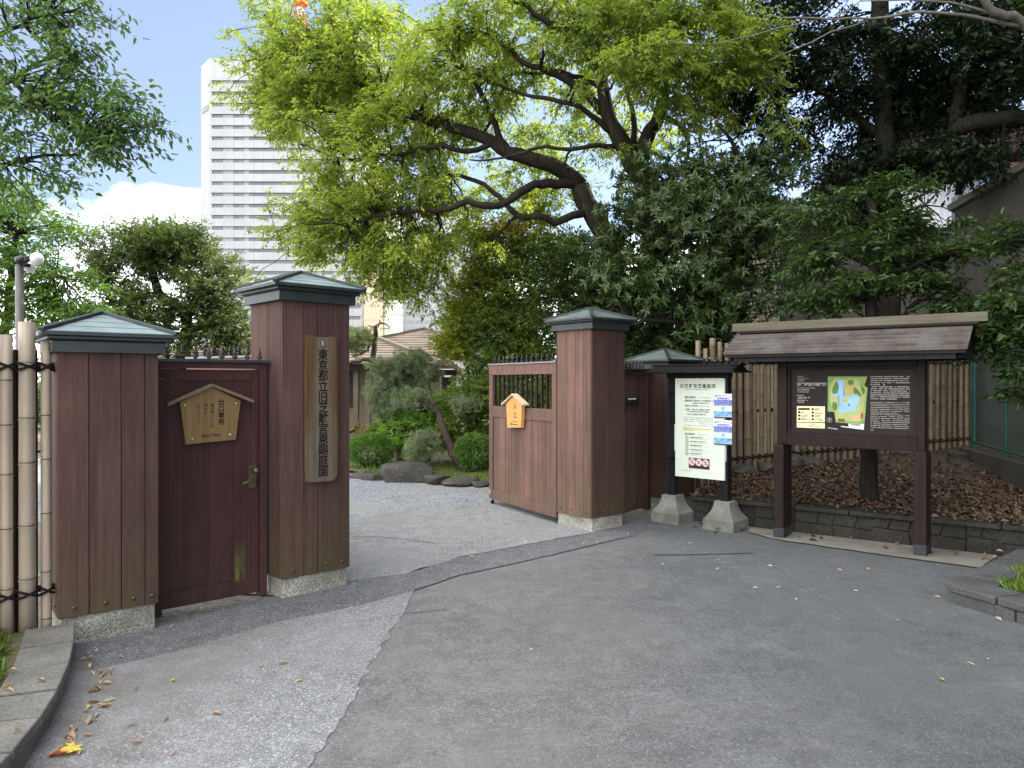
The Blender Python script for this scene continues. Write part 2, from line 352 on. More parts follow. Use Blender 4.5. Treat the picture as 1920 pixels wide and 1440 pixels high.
L_DARK = leafmat('dark_evergreen_leaves', (0.025, 0.047, 0.012), (0.062, 0.100, 0.026), (0.045, 0.082, 0.018), 0.26, 0.36, 0.42)
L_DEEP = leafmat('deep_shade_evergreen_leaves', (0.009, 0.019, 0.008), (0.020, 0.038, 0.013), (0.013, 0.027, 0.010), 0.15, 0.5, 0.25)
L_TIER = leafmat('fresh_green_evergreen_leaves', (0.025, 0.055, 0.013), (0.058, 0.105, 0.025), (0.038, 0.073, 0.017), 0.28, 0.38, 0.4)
L_HEDGE = leafmat('hedge_leaves', (0.115, 0.185, 0.055), (0.20, 0.28, 0.080), (0.24, 0.28, 0.055), 0.45)
L_SUNLIT = leafmat('sunlit_toned_leaves', (0.25, 0.29, 0.04), (0.38, 0.40, 0.06), (0.19, 0.23, 0.035), 0.5)  # sunlight on the hedge's edge put into the leaf colour
L_RED = leafmat('reddish_young_leaves', (0.20, 0.125, 0.045), (0.32, 0.22, 0.065), (0.19, 0.17, 0.04), 0.5)
L_CLIP = leafmat('clipped_shrub_leaves', (0.045, 0.12, 0.025), (0.10, 0.21, 0.04), (0.13, 0.22, 0.035), 0.35)
L_LIME = leafmat('lime_maple_leaves', (0.16, 0.32, 0.05), (0.28, 0.46, 0.08), (0.20, 0.36, 0.05), 0.5)
L_PINE = leafmat('pine_needles', (0.13, 0.18, 0.10), (0.21, 0.26, 0.14), (0.18, 0.21, 0.11), 0.25, 0.5)
L_GRASS = leafmat('grass_blades', (0.11, 0.20, 0.035), (0.24, 0.36, 0.07), (0.20, 0.27, 0.05), 0.35)
L_LITTER = leafmat('brown_leaf_litter', (0.065, 0.042, 0.028), (0.20, 0.135, 0.092), (0.095, 0.063, 0.042), 0.15, 0.7, 0.2, (1.2, 1.0, 0.6))
L_FALL = leafmat('fallen_leaf_tan', (0.30, 0.19, 0.115), (0.52, 0.38, 0.27), (0.40, 0.27, 0.18), 0.25, 0.6, 0.3, (1.2, 1.0, 0.6))
L_FALLY = leafmat('fallen_leaf_pale_yellow', (0.46, 0.39, 0.18), (0.62, 0.55, 0.34), (0.54, 0.47, 0.24), 0.25, 0.6, 0.3, (1.2, 1.0, 0.6))
L_BRIGHTY = leafmat('fallen_leaf_bright_yellow', (0.66, 0.50, 0.07), (0.78, 0.62, 0.12), (0.7, 0.55, 0.09), 0.25, 0.5, 0.3, (1.2, 1.0, 0.6))
L_REDLEAF = leafmat('fallen_leaf_red', (0.62, 0.14, 0.11), (0.7, 0.2, 0.14), (0.62, 0.14, 0.11), 0.25, 0.5, 0.3, (1.2, 1.0, 0.6))
BARK = barkmat('grey_brown_bark', (0.015, 0.0125, 0.0095), (0.046, 0.038, 0.029))
BARK_DK = barkmat('dark_wet_bark', (0.010, 0.009, 0.0075), (0.030, 0.026, 0.021))
BARK_PINE = barkmat('pine_bark', (0.040, 0.030, 0.023), (0.095, 0.074, 0.057))
BARK_PALE = barkmat('pale_branch_bark', (0.12, 0.11, 0.09), (0.22, 0.20, 0.17))

def bamboo(name, c1, c2, c3):
    n = N(name); co = n.coord(scale=(40, 40, 1.2)); f = n.noise(co, 1.0, 5); b = n.noise(n.coord('World', scale=(9, 9, 1.3)), 1.0, 4)
    r = n.new('ShaderNodeObjectInfo').outputs['Random']
    c = n.mix(n.mr(f, 0.35, 0.68), c1, c2); c = n.mix(n.mr(b, 0.45, 0.68, 0, 0.75), c, c3)
    c = n.mix(1.0, c, n.mix(r, (0.78, 0.78, 0.78), (1.12, 1.10, 1.06)), 'MULTIPLY')
    a = n.new('ShaderNodeAttribute'); a.attribute_name = 'node'; c = n.mix(n.mr(a.outputs['Fac'], 0.15, 0.8), c, tuple(x*.16 for x in c1))
    return n.fin(c, 0.45, 0.4)
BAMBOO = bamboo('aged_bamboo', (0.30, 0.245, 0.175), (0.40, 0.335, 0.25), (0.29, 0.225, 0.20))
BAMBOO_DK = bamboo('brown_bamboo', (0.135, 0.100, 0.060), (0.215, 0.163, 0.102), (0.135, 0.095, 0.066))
ROPE = plain('black_palm_rope', (0.016, 0.013, 0.012), 0.9, 0.1)

# ================================================================== SETTING: ground
def sheet(name, poly, z, mat, kind='structure', zf=None):
    b = bmesh.new(); vs = [b.verts.new((x, y, zf(x, y) if zf else z)) for x, y in poly]
    f = b.faces.new(vs)
    if f.normal.z < 0: f.normal_flip()
    b.normal_update(); bmesh.ops.triangulate(b, faces=b.faces[:])
    for f in b.faces:
        if f.normal.z < 0: f.normal_flip()
    me = bpy.data.meshes.new(name); b.to_mesh(me); b.free()
    return tag(link(name, me, mat), kind=kind)
def GP(*px): return [G(u, v) for u, v in px]
sheet('ground', [(-1500, -800), (1500, -800), (1500, 2500), (-1500, 2500)], -0.012, EARTH)
def jag(pts, step=0.16, amp=0.012, seed=1):     # a slightly ragged hand-cut edge
    r = np.random.default_rng(seed); o_ = []
    for (a, b) in zip(pts[:-1], pts[1:]):
        n = max(1, int(math.dist(a, b)/step)); o_.append(a)
        for k in range(1, n):
            t = k/n; o_.append((a[0]+(b[0]-a[0])*t + r.normal(0, amp), a[1]+(b[1]-a[1])*t + r.normal(0, amp)))
    return o_ + [pts[-1]]
gate_line = GP((148, 1205), (290, 1172), (330, 1164), (530, 1118), (655, 1090), (764, 1075.8), (855, 1046.7), (964.6, 1026.6), (1110, 999), (1170, 985), (1240, 955))
sheet('asphalt_yard', [(-1.95, -6), (9, -6), (9, 6.6), (5.1, 7.0), (2.3, 9.15), (2.3, 9.9)] + gate_line[::-1] + [(-2.85, 4.85), (-2.55, 4.1), (-2.3, 3.6), (-2.1, 3.0), (-1.98, 2.3), (-1.85, 1)], 0.0, ASPH)
lower = GP((176, 1258), (244, 1243), (319, 1226), (487, 1175.6), (600, 1151.6), (709, 1127), (775, 1108.6), (862, 1079.5), (964.6, 1057.6), (1190.6, 1004.7))
sheet('asphalt_strip', jag(lower, seed=2) + [G(1232, 962)] + jag(gate_line[::-1][1:], seed=3), 0.004, ASPH_STRIP)
diag = GP((757, 1152), (735, 1181), (680, 1269), (647, 1335), (611, 1389), (560, 1470)) + [(-0.75, 1.6), (-0.9, -2)]
sheet('asphalt_patch', jag(lower[:7][::-1], seed=2)[::-1] [::-1] + [(-2.62, 4.35), (-2.32, 3.7), (-2.1, 3.1), (-1.97, 2.3), (-1.9, 1), (-1.9, -2)] + jag(diag[::-1], 0.045, 0.012, 4), 0.004, ASPH_LIGHT)
inner = GP((655, 978), (700, 968), (745, 957), (800, 951), (860, 946), (905, 941))
gl = gate_line[3:10]
sheet('asphalt_apron', jag(gl, seed=3) + [(1.0, 8.9), (0.55, 9.2), (0.1, 10.6), (-0.3, 10.62)] + jag(inner[::-1], 0.15, 0.02, 6) + [(-3.2, 8.6), (-3.4, 6.2)], 0.003, ASPH_LIGHT)
sheet('gravel_path', [(-3.3, 8.4)] + inner + [(0.3, 10.5), (0.9, 13.2), (-0.3, 13.2), (-1.3, 12.9), (-2.4, 13.4), (-3.6, 14.5), (-9, 17), (-11, 10.4)], -0.004, GRAVEL)
sheet('garden_soil', [(0.9, 12.0), (-0.4, 12.45), (-1.2, 12.6), (-2.0, 12.9), (-3.4, 14.2), (-8, 16.5), (-14, 19), (-14, 40), (9, 40), (9, 13), (3, 11.6)], 0.05, SOIL)
# seams and the cut scar in the asphalt
mb = MB()
def seam(px, w, seed):
    pts = jag([G(u, v) for u, v in px], 0.10, 0.006, seed)
    for a, b in zip(pts[:-1], pts[1:]):
        d = Vector((b[0]-a[0], b[1]-a[1])).normalized(); n = Vector((-d.y, d.x))*w/2
        mb.add([(a[0]-n.x, a[1]-n.y, 0.0068), (b[0]-n.x, b[1]-n.y, 0.0068), (b[0]+n.x, b[1]+n.y, 0.0068), (a[0]+n.x, a[1]+n.y, 0.0068)], [(0, 1, 2, 3)])
seam([(1225, 1042), (1290, 1041), (1412, 1038)], 0.022, 11)
seam([(775, 1108.6), (862, 1079.5), (964.6, 1057.6), (1190, 1005)], 0.012, 2)
seam([(855, 1047), (964.6, 1026.6), (1110, 1000)], 0.012, 12)
seam([(757, 1152), (800, 1148), (840, 1145)], 0.008, 13)
tag(mb.build('asphalt_crack', plain('tar_crack', (0.035, 0.035, 0.037), 0.9)), kind='structure')
mb = MB()
seam([(1412, 1038), (1455, 1064), (1550, 1130), (1588, 1153)], 0.008, 14); seam([(1735, 1251), (1790, 1290)], 0.006, 24)
seam([(1195, 1003), (1250, 1070), (1300, 1132)], 0.006, 15); seam([(1372, 1224), (1420, 1290), (1470, 1345)], 0.004, 25)
seam([(655, 1006), (700, 1007), (760, 1012), (825, 1021)], 0.016, 16)
tag(mb.build('asphalt_joint_line', plain('pale_dust_joint', (0.145, 0.145, 0.145), 0.9)), kind='structure')
sheet('concrete_pad', jag(GP((1405, 1000), (1450, 1012), (1480, 1017), (1600, 1034), (1735, 1053), (1838, 1067)), 0.2, 0.008, 17) + [(4.72, 7.25), (3.2, 8.35), (2.75, 8.7)], 0.012, CONC)

# ------------------------------------------------------------------ kerbs and raised beds
kerb_pts = [(-2.81, 4.80), (-2.62, 4.46), (-2.44, 4.11), (-2.29, 3.76), (-2.18, 3.45), (-2.09, 3.12), (-2.03, 2.78), (-1.98, 2.42), (-1.95, 2.05), (-1.93, 1.6), (-1.92, 1.1)]
def kerb(name, pts, w, side, z=0.155, mat=SLATE):
    mb = MB(); P = [Vector(p) for p in pts]; nrm = []
    for i in range(len(P)):
        d = (P[min(i+1, len(P)-1)] - P[max(i-1, 0)]).normalized(); nrm.append(Vector((-d.y, d.x))*side)
    for i in range(len(P)-1):
        a, b = P[i], P[i+1]; g = (b-a).normalized()*0.010; a_, b_ = a+g, b-g
        na, nb = nrm[i], nrm[i+1]; dz = random.uniform(-0.005, 0.004)
        q = [a_, b_, b_+nb*w, a_+na*w]
        if side < 0: q = q[::-1]
        if (q[1]-q[0]).cross(q[2]-q[0]) < 0: q = q[::-1]
        mb.slab([(p.x, p.y) for p in q], z-0.055+dz, z+dz)
    o = mb.build(name, mat, bevel=0.008); tag(o, kind='structure')
    mb = MB()
    for i in range(len(P)-1):   # rougher stones below the coping, joints out of step with it
        a = P[i].lerp(P[i+1], 0.35) if i else P[0]; b = P[i+1].lerp(P[i+2], 0.35) if i < len(P)-2 else P[-1]
        g = (b-a).normalized()*0.007; inset = random.uniform(0.012, 0.026); a_, b_ = a+g+nrm[i]*inset, b-g+nrm[i+1]*inset
        q = [a_, b_, b_+nrm[i+1]*(w-0.06), a_+nrm[i]*(w-0.06)]
        if (q[1]-q[0]).cross(q[2]-q[0]) < 0: q = q[::-1]
        mb.slab([(p.x, p.y) for p in q], -0.05, z-0.06)
    tag(mb.build(name+'_riser', mat, bevel=0.010), kind='structure')
    return nrm
kerb('kerb', kerb_pts, 0.27, -1)
sheet('verge_soil', [(-2.87, 4.88)] + [(x-0.2, y-0.05) for x, y in kerb_pts[1:]] + [(-2.3, -2), (-9, -2), (-9, 0.5), (-5.2, 2.6), (-3.6, 4.45)], 0.118, SOIL)
kr = [(4.72, 6.95), (4.35, 6.63), (3.98, 6.31), (3.63, 6.02), (3.34, 5.77)]
kerb('kerb', kr, 0.30, 1, 0.145, SLATE_DK)
kerb('kerb', [(3.355, 5.745), (3.49, 5.38), (3.62, 5.03), (3.78, 4.6), (3.95, 4.1), (4.1, 3.5)], 0.30, 1, 0.145, SLATE_DK)
sheet('verge_soil', [(3.72, 5.7), (3.9, 5.2), (4.3, 3.6), (9, 3.2), (9, 6.8), (4.9, 6.7)], 0.11, SOIL)

# retaining wall of dark crazy-paved stones along the leaf bed
wl0, wl1 = np.array((2.18, 9.10)), np.array((6.9, 5.75)); wd = (wl1-wl0)/np.linalg.norm(wl1-wl0); wnrm = np.array((-wd[1], wd[0]))*-1
WTH = math.atan2(wd[1], wd[0]); WL = np.linalg.norm(wl1-wl0)
t = thing('retaining_wall', 'low dark crazy paved stone wall holding the bed of brown leaves behind the map board', 'wall', (wl0[0], wl0[1], 0), WTH)
mb = MB(); rr = np.random.default_rng(21)
x = 0.0
while x < WL:      # irregular slabs with slanting joints
    w = rr.uniform(0.28, 0.5); x1 = min(WL, x+w); s0, s1 = rr.uniform(-0.07, 0.07, 2); zm = rr.uniform(0.10, 0.16); zt = 0.255
    g = 0.005; pr = lambda: rr.uniform(0, 0.012)
    a = pr(); mb.prism_y([(x+g, -0.02), (x1-g, -0.02), (x1-g+s1*0.5, zm-g), (x+g+s0*0.5, zm+0.02-g)], a, 0.2)
    b = pr(); m_ = (x+x1)/2 + rr.uniform(-0.06, 0.06)
    mb.prism_y([(x+g+s0*0.5, zm+0.02+g), (m_-g, zm+0.01+g), (m_-g+0.04, zt), (x+g, zt)], b, 0.2)
    mb.prism_y([(m_+g, zm+0.01+g), (x1-g+s1*0.5, zm+g), (x1-g, zt), (m_+g+0.04, zt)], b+0.006, 0.2); x = x1
mb.box(0.0, WL, 0.03, 0.19, -0.03, 0.25)
mb.build('stone_face', WALLSTONE, t, bevel=0.004, local=True)
mb = MB(); x = 0
while x < WL:
    w = rr.uniform(0.45, 0.8); x1 = min(WL, x+w); mb.box(x+0.004, x1-0.004, -0.035+rr.uniform(-.006, .006), 0.22, 0.262, 0.305+rr.uniform(-.004, .004)); x = x1
mb.build('coping', WALLSTONE, t, bevel=0.008, local=True)
def bedz(x, y):     # the leaf bed climbs towards the fence
    d = (np.array((x, y))-wl0) @ np.array((-wd[1], wd[0])); return 0.285 + 0.075*max(0.0, d) + 0.02*math.sin(3*x+2*y)
vs, fs = [], []; nx, ny = 26, 16
for i in range(nx):
    for j in range(ny):
        p = wl0 + wd*(i/(nx-1)*WL*1.0) + np.array((-wd[1], wd[0]))*(0.19 + j/(ny-1)*6.2); vs.append((p[0], p[1], bedz(*p)))
for i in range(nx-1):
    for j in range(ny-1): fs.append((i*ny+j, (i+1)*ny+j, (i+1)*ny+j+1, i*ny+j+1))
mb = MB(); mb.add(vs, fs); tag(mb.build('terrain', BEDSOIL, smooth=True), kind='structure')

# ================================================================== GATE
def pillar(name, label, loc, rot, w, d, hb, hs, e0, ap, front, side, group, roof_mat=PATINA, wood_mat=BROWN, side_mat=None):
    t = thing(name, label, 'pillar', (loc[0], loc[1], 0), rot, group)
    o = 0.02
    MB().box(o, w-o, o, d-o, -0.06, hb-0.002).build('stone_base', GRANITE, t, bevel=0.006, local=True)
    mb = MB(); T = 0.024; g = 0.0026
    mb.box(T-0.001, w-T+0.001, T-0.001, d-T+0.001, hb+0.004, hs-0.01)
    for a, b in zip(front[:-1], front[1:]):
        dz = random.uniform(0, .003)
        mb.box(a+g, b-g, random.uniform(0, .0022), T, hb+dz, hs); mb.box(a+g, b-g, d-T, d, hb, hs)
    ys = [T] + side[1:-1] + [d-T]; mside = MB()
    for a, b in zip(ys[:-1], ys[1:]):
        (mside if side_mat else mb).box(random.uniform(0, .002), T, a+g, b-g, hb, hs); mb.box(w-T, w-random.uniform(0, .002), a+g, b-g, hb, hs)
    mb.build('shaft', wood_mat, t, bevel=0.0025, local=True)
    if side_mat: mside.build('lit_side_boards', side_mat, t, bevel=0.0025, local=True)  # lit side gets its own paler boards
    def bolt(x, y, ax):
        mb = MB(); m = Matrix.Rotation(R(90), 3, 'X') if ax == 'y' else Matrix.Rotation(R(-90), 3, 'Y')
        mb.lathe([(0.013, -0.002), (0.0125, 0.003), (0.008, 0.007), (0.001, 0.009)], 10)
        mb.v = [tuple(m @ Vector(p) + Vector((x, y, hb+0.062))) for p in mb.v]; mb.build('bolt', BRONZE, t, smooth=True, local=True)
    for a, b in zip(front[:-1], front[1:]):
        n = 2 if b-a > 0.26 else 1
        for k in range(n): bolt(a+(b-a)*(k+0.5)/n, 0, 'y')
    for a, b in zip(side[:-1], side[1:]): bolt(0, (a+b)/2, 'x')
    f = 0.036; q = lambda k: (-k, w+k, -k, d+k)
    mb = MB(); mb.frus(q(f), hs-0.002, q(f), hs+0.070); mb.frus(q(f), hs+0.070, q(0.062), hs+0.082); mb.frus(q(0.062), hs+0.082, q(0.062), hs+0.100); mb.frus(q(0.062), hs+0.100, q(0.0995), e0-0.024)
    mb.frus(q(0.0995), e0-0.024, q(0.0995), e0)
    mb.build('cap_block', PATINA_DK, t, bevel=0.003, local=True)
    mb = MB(); cx, cy = w/2, d/2; E = 0.0965; nc = 4; hr = ap-e0
    def rect(tt): return (cx-(cx+E)*(1-tt), cx+(cx+E)*(1-tt), cy-(cy+E)*(1-tt), cy+(cy+E)*(1-tt))
    for k in range(nc):
        t0, t1 = k/nc, min(0.995, (k+1)/nc+0.02); z0, z1 = e0+hr*t0, e0+hr*t1
        a, b = rect(t0), rect(t1)
        mb.frus(a, z0+0.001, a, z0+0.005); mb.frus(a, z0+0.005, b, z1)
    mb.build('cap_roof', roof_mat, t, local=True)
    for sx in (0, 1):
        for sy in (0, 1):
            p = (cx+(cx+0.10)*(2*sx-1), cy+(cy+0.10)*(2*sy-1), e0+0.010); mb = MB(); mb.beam(p, (cx, cy, ap+0.008), 0.042, 0.024)
            mb.build('hip_ridge', PATINA_DK, t, bevel=0.004, local=True)
    return t
GP_ = 'wooden gate posts under hipped copper caps'
P1 = pillar('gate_pillar', 'tall brown gate pillar carrying the long vertical Japanese name plaque', (-1.793, 5.810), .753, .605, .560, .153, 2.335, 2.462, 2.605, [0, .19, .31, .605], [0, .26, .56], GP_)
P2 = pillar('gate_pillar', 'tall brown gate pillar beside the open gate leaf, with dusty scuffed boards toned as lit', (.904, 8.425), .698, .552, .596, .149, 2.298, 2.423, 2.564, [0, .28, .552], [0, .135, .27, .42, .596], GP_, PATINA_SHADED, BROWN_SHADY, BROWN_LIT_DUSTY)
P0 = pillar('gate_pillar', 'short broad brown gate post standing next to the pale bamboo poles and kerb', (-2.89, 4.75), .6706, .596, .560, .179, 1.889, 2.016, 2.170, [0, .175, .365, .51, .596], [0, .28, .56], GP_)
P3 = pillar('gate_pillar', 'short dark brown gate post behind the white rules sign', (2.045, 9.81), .70, .596, .560, .15, 1.87, 1.99, 2.145, [0, .2, .4, .596], [0, .28, .56], GP_, PATINA_SHADED, BROWN_SHADY)

SPK = [(.013, 0), (.013, .016), (.024, .020), (.024, .030), (.009, .038), (.016, .052), (.010, .075), (.001, .112)]
def spikes(parent, pts, mat=IRON):
    first = None
    for p in pts:
        if first is None:
            mb = MB(); mb.lathe(SPK, 8); first = mb.build('spike', mat, parent, local=True); o = first
        else:
            o = first.copy(); COL.objects.link(o); o.parent = parent
        o.location = p
# left side door -----------------------------------------------------
t = thing('side_door', 'closed maroon side door with the exit sign, between short post and tall pillar', 'door', (-2.552, 5.414, 0), R(41.2))
mb = MB(); mb.box(-.095, 0.012, 0, .10, 0.0, 1.80); mb.box(.745, .800, 0.0, .10, 0.0, 1.80); mb.box(-.095, .800, 0.002, .10, 1.802, 1.842)
mb.build('frame', BROWN_X, t, bevel=0.003, local=True)
MB().box(-.10, .815, -.022, .13, 1.844, 1.868).build('lintel_cap', PATINA_DK, t, bevel=0.003, local=True)
mb = MB(); xs = [.075, .175, .36, .545, .655, .680]
mb.box(.017, .075, .03, .07, .03, 1.79); mb.box(.680, .741, .03, .07, .03, 1.79); mb.box(.0755, .6795, .032, .07, 1.71, 1.79); mb.box(.0755, .6795, .028, .07, .03, .150)
for a, b in zip(xs[:-1], xs[1:]): mb.box(a+.0008, b-.0008, .038+random.uniform(0, .001), .062, .151, 1.7095)
leaf = mb.build('door_leaf', BROWN_DOOR, t, bevel=0.002, local=True)
mb = MB(); mb.box(.662, .722, .022, .031, .86, 1.045); o = mb.build('lock_plate', BRONZE, leaf, bevel=0.003, local=True)
mb = MB(); mb.tube([(.695, .028, 1.00), (.695, -.005, 1.00), (.695, -.03, 1.00)], [.012, .010, .026], 12); mb.ball((.695, -.038, 1.00), .026, 12, 8); mb.build('handle', BRONZE, leaf, smooth=True, local=True)
mb = MB(); mb.tube([(.700, .024, .925), (.700, -.028, .925), (.690, -.036, .924), (.620, -.034, .915), (.585, -.032, .905)], [.011, .010, .011, .010, .008], 10); mb.build('handle', BRONZE, leaf, smooth=True, local=True)
mb = MB(); mb.tube([(-.05, 0.0, 1.715), (-.05, -.012, 1.715), (.03, -.014, 1.717)], .010, 8); mb.build('hinge', IRON, t, local=True)
spikes(t, [(-.03+.099*i, .055, 1.868) for i in range(9)])
# right side door ----------------------------------------------------
dx, dy = .731, 1.01; dl = math.hypot(dx, dy)
t = thing('side_door', 'shaded dark side door with a small black mail slot, right of the tall pillar', 'door', (1.134, 9.01, 0), math.atan2(dy, dx))
mb = MB(); mb.box(0, .08, 0, .1, 0, 1.80); mb.box(dl-.10, dl, 0, .1, 0, 1.80); mb.box(0, dl, .002, .1, 1.802, 1.842); mb.build('frame', BROWN_X, t, bevel=0.003, local=True)
MB().box(-.02, dl+.0, -.02, .13, 1.844, 1.868).build('lintel_cap', PATINA_DK, t, local=True)
mb = MB(); xs = np.linspace(.084, dl-.104, 8)
for a, b in zip(xs[:-1], xs[1:]): mb.box(a+.001, b-.001, .035, .062, .03, 1.795)
leaf = mb.build('door_leaf', BROWN, t, bevel=0.002, local=True)
xm, zm = onplane(1184, 752, (1.134, 9.01), math.atan2(dy, dx))
mb = MB(); mb.box(xm-.20, xm+.20, -.012, .034, zm-.05, zm+.05); ms = mb.build('mail_slot', BLACKM, t, bevel=0.004, local=True)
MB().box(xm-.12, xm+.10, -.016, -.010, zm+.018, zm+.038).build('label_strip', plain('pale_label', (.6, .6, .58)), ms, local=True)
spikes(t, [(.12+.098*i, .055, 1.868) for i in range(11)], BLACKM)
# gate leaves --------------------------------------------------------
def gate_leaf(label, loc, rot, L, group, mat=BROWN_LEAF):
    t = thing('gate_leaf', label, 'gate', (loc[0], loc[1], 0), rot, group)
    mb = MB(); T0, T1 = 0.0, .062
    mb.box(0, .105, T0, T1, .075, 1.79); mb.box(L-.09, L, T0, T1, .075, 1.79)
    mb.box(0, L, T0-.002, T1, 1.7905, 1.925); mb.box(.1055, L-.0905, T0+.003, T1-.002, 1.215, 1.366); mb.box(.1055, L-.0905, T0+.002, T1-.002, .075, .215)
    mb.build('frame', mat, t, bevel=0.003, local=True)
    mb = MB(); nb = 9; xs = np.linspace(.107, L-.092, nb+1)
    for a, b in zip(xs[:-1], xs[1:]): mb.box(a+.003, b-.003, .014+random.uniform(0, .003), .030, .216, 1.2145); mb.box(a, b, .0305, .046, .216, 1.2145)
    mb.build('board_panel', mat, t, bevel=0.002, local=True)
    for k in range(13):
        xx = .107+.025+(L-.25)*k/12; MB().box(xx-.016, xx+.016, .018, .044, 1.3665, 1.79).build('slat', DARKWOOD, t, local=True)
    MB().box(-.012, L, -.014, T1+.012, 1.9255, 1.945).build('top_cap', plain('grey_tin_cap', (.22, .22, .23), .45, .5, .3), t, bevel=0.002, local=True)
    mb = MB(); mb.tube([(.06, .03, .03), (.06, .03, .09)], .012, 8); mb.tube([(.03, .03, .028), (.055, .03, .028)], .027, 12); mb.build('caster', BLACKM, t, local=True)
    mb = MB(); mb.box(.004, .05, -.006, -.001, .14, .2); mb.build('bolt_plate', NAIL, t, local=True)
    spikes(t, [(.12+.125*i, .031, 1.945) for i in range(int((L-.2)/.125)+1)], BLACKM)
    return t
GGL = 'leaves of the double garden gate'
LL = math.dist((-.32, 10.4), (.521, 8.88))
gate_leaf('open brown slatted gate leaf bearing the orange entrance sign', (-.32, 10.40), math.atan2(8.88-10.4, .521+.32), LL, GGL)
gate_leaf('open gate leaf seen only as a spiked top behind the maroon side door', (-1.80+.06, 6.66), R(149.5), LL, GGL)

# ================================================================== BAMBOO FENCES
def bamboo_pole(name, p, r, h, mat, parent, lean=0.0, seed=0):
    rr = np.random.default_rng(seed); prof = []; z = -0.10; nz = rr.uniform(0.02, 0.34)
    prof.append((r*1.0, z))
    while nz < h:
        k = 1 - 0.05*nz/h; step = rr.uniform(.27, .40)
        prof += [(r*k*.985, nz-.02), (r*k*1.06, nz-.006), (r*k*1.09, nz-.003), (r*k*.94, nz+.003), (r*k*1.03, nz+.012), (r*k, nz+.03)]; nz += step
    prof = [q for q in prof if q[1] < h-.035] + [(r*.97, h), (r*.80, h), (r*.78, h-.02)]
    mb = MB(); mb.lathe(prof, 12)
    mb.v = [(p[0]+x+lean*z_, p[1]+y, p[2]+z_) for x, y, z_ in mb.v]
    o = mb.build(name, mat, parent, smooth=True)
    at_ = o.data.attributes.new('node', 'FLOAT', 'POINT'); vals = np.zeros(len(mb.v), dtype=np.float32)
    for i, q in enumerate(prof):
        if abs(q[0]/r - .94*(1-.05*(q[1]-.003)/h)) < .012: vals[i*12:(i+1)*12] = 1
    at_.data.foreach_set('value', vals); return o
def tie(mb, p, r, z, tr=.0045, d=(1, 0)):   # rope crossing in an X over the pole
    for sgn in (1, -1):
        for off in (0, .008):
            pts = []
            for k in range(9):
                a = math.pi*(k/8); ca, sa = math.cos(a), math.sin(a)
                pts.append((p[0]+d[0]*ca*(r+.006)*1.25 + d[1]*sa*(r+.007), p[1]+d[1]*ca*(r+.006)*1.25 - d[0]*sa*(r+.007), z + off + sgn*.026*ca))
            mb.tube(pts, tr, 5)
# left fence: pale thick poles
fl0 = np.array((-2.990, 4.79)); fd = np.array((-.70, -.714)); fd /= np.linalg.norm(fd)
t = thing('bamboo_fence', 'pale thick bamboo pole fence lashed with black rope, left of the short gate post', 'fence', (*fl0, 0.1))
rads = [.031, .0485, .037, .046, .034, .047, .036, .045, .034, .047, .036, .045, .035]; tops = [1.955, 2.075, 1.99, 2.06, 1.98, 2.05, 1.97, 2.06, 2.0, 2.05, 1.96, 2.03, 2.0]
ties = [MB(), MB()]; s = 0.0
for i, (r, h) in enumerate(zip(rads, tops)):
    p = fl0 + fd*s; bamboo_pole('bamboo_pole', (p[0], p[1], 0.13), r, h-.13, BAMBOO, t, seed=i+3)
    tie(ties[0], p, r, 1.79, d=tuple(-fd)); tie(ties[1], p, r, .36, d=tuple(-fd)); s += .104 if i != 1 else .112
for mb in ties: mb.build('rope', ROPE, t)
nb = np.array((fd[1], -fd[0])); nb = -nb if nb[1] < 0 else nb
for z in (.36, 1.79):
    a, b = fl0+nb*.075+fd*-.12, fl0+nb*.075+fd*1.5; mb = MB(); mb.tube([(*a, z), (*b, z)], .022, 8); mb.build('rail', DARKWOOD, t)
for k in range(13):
    p = fl0 + nb*.045 + fd*(.055+.105*k); mb = MB(); mb.box(p[0]-.014, p[0]+.014, p[1]-.014, p[1]+.014, .1, 1.9); mb.build('stake', DARKWOOD, t)
p = fl0 + fd*-.135 + nb*.06; mb = MB(); mb.tube([(*p, .1), (*p, 1.9)], .026, 8); mb.build('stake', DARKWOOD, t)
# right fence: brown poles in shade
fr0, fr1 = np.array((2.60, 10.42)), np.array((7.42, 11.95)); fd = (fr1-fr0)/np.linalg.norm(fr1-fr0); FLn = np.linalg.norm(fr1-fr0); nb = np.array((-fd[1], fd[0]))
t = thing('bamboo_fence', 'long brown bamboo pole fence in shade behind the map board and rules sign', 'fence', (*fr0, 0.3))
ties = [MB(), MB()]; s = 0; i = 0; rr = np.random.default_rng(5)
while s < FLn:
    p = fr0+fd*s; r = .038 + (.013 if i % 5 == 2 else 0) + rr.uniform(-.004, .003); f = s/FLn; zb = .27+.20*f
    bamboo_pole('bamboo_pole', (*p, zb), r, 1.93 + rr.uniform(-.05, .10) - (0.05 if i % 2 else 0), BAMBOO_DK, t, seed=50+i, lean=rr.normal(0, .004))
    tie(ties[0], p, r, 1.96+.04*f, .006, tuple(fd)); tie(ties[1], p, r, .58+.22*f, .006, tuple(fd)); s += .118+rr.uniform(-.008, .010); i += 1
for mb in ties: mb.build('rope', ROPE, t)
for z0, z1 in ((.58, .80), (1.25, 1.4), (1.96, 2.0)):
    a, b = fr0+nb*.07, fr1+nb*.07; mb = MB(); mb.tube([(*a, z0), (*b, z1)], .024, 8); mb.build('rail', DARKWOOD, t)
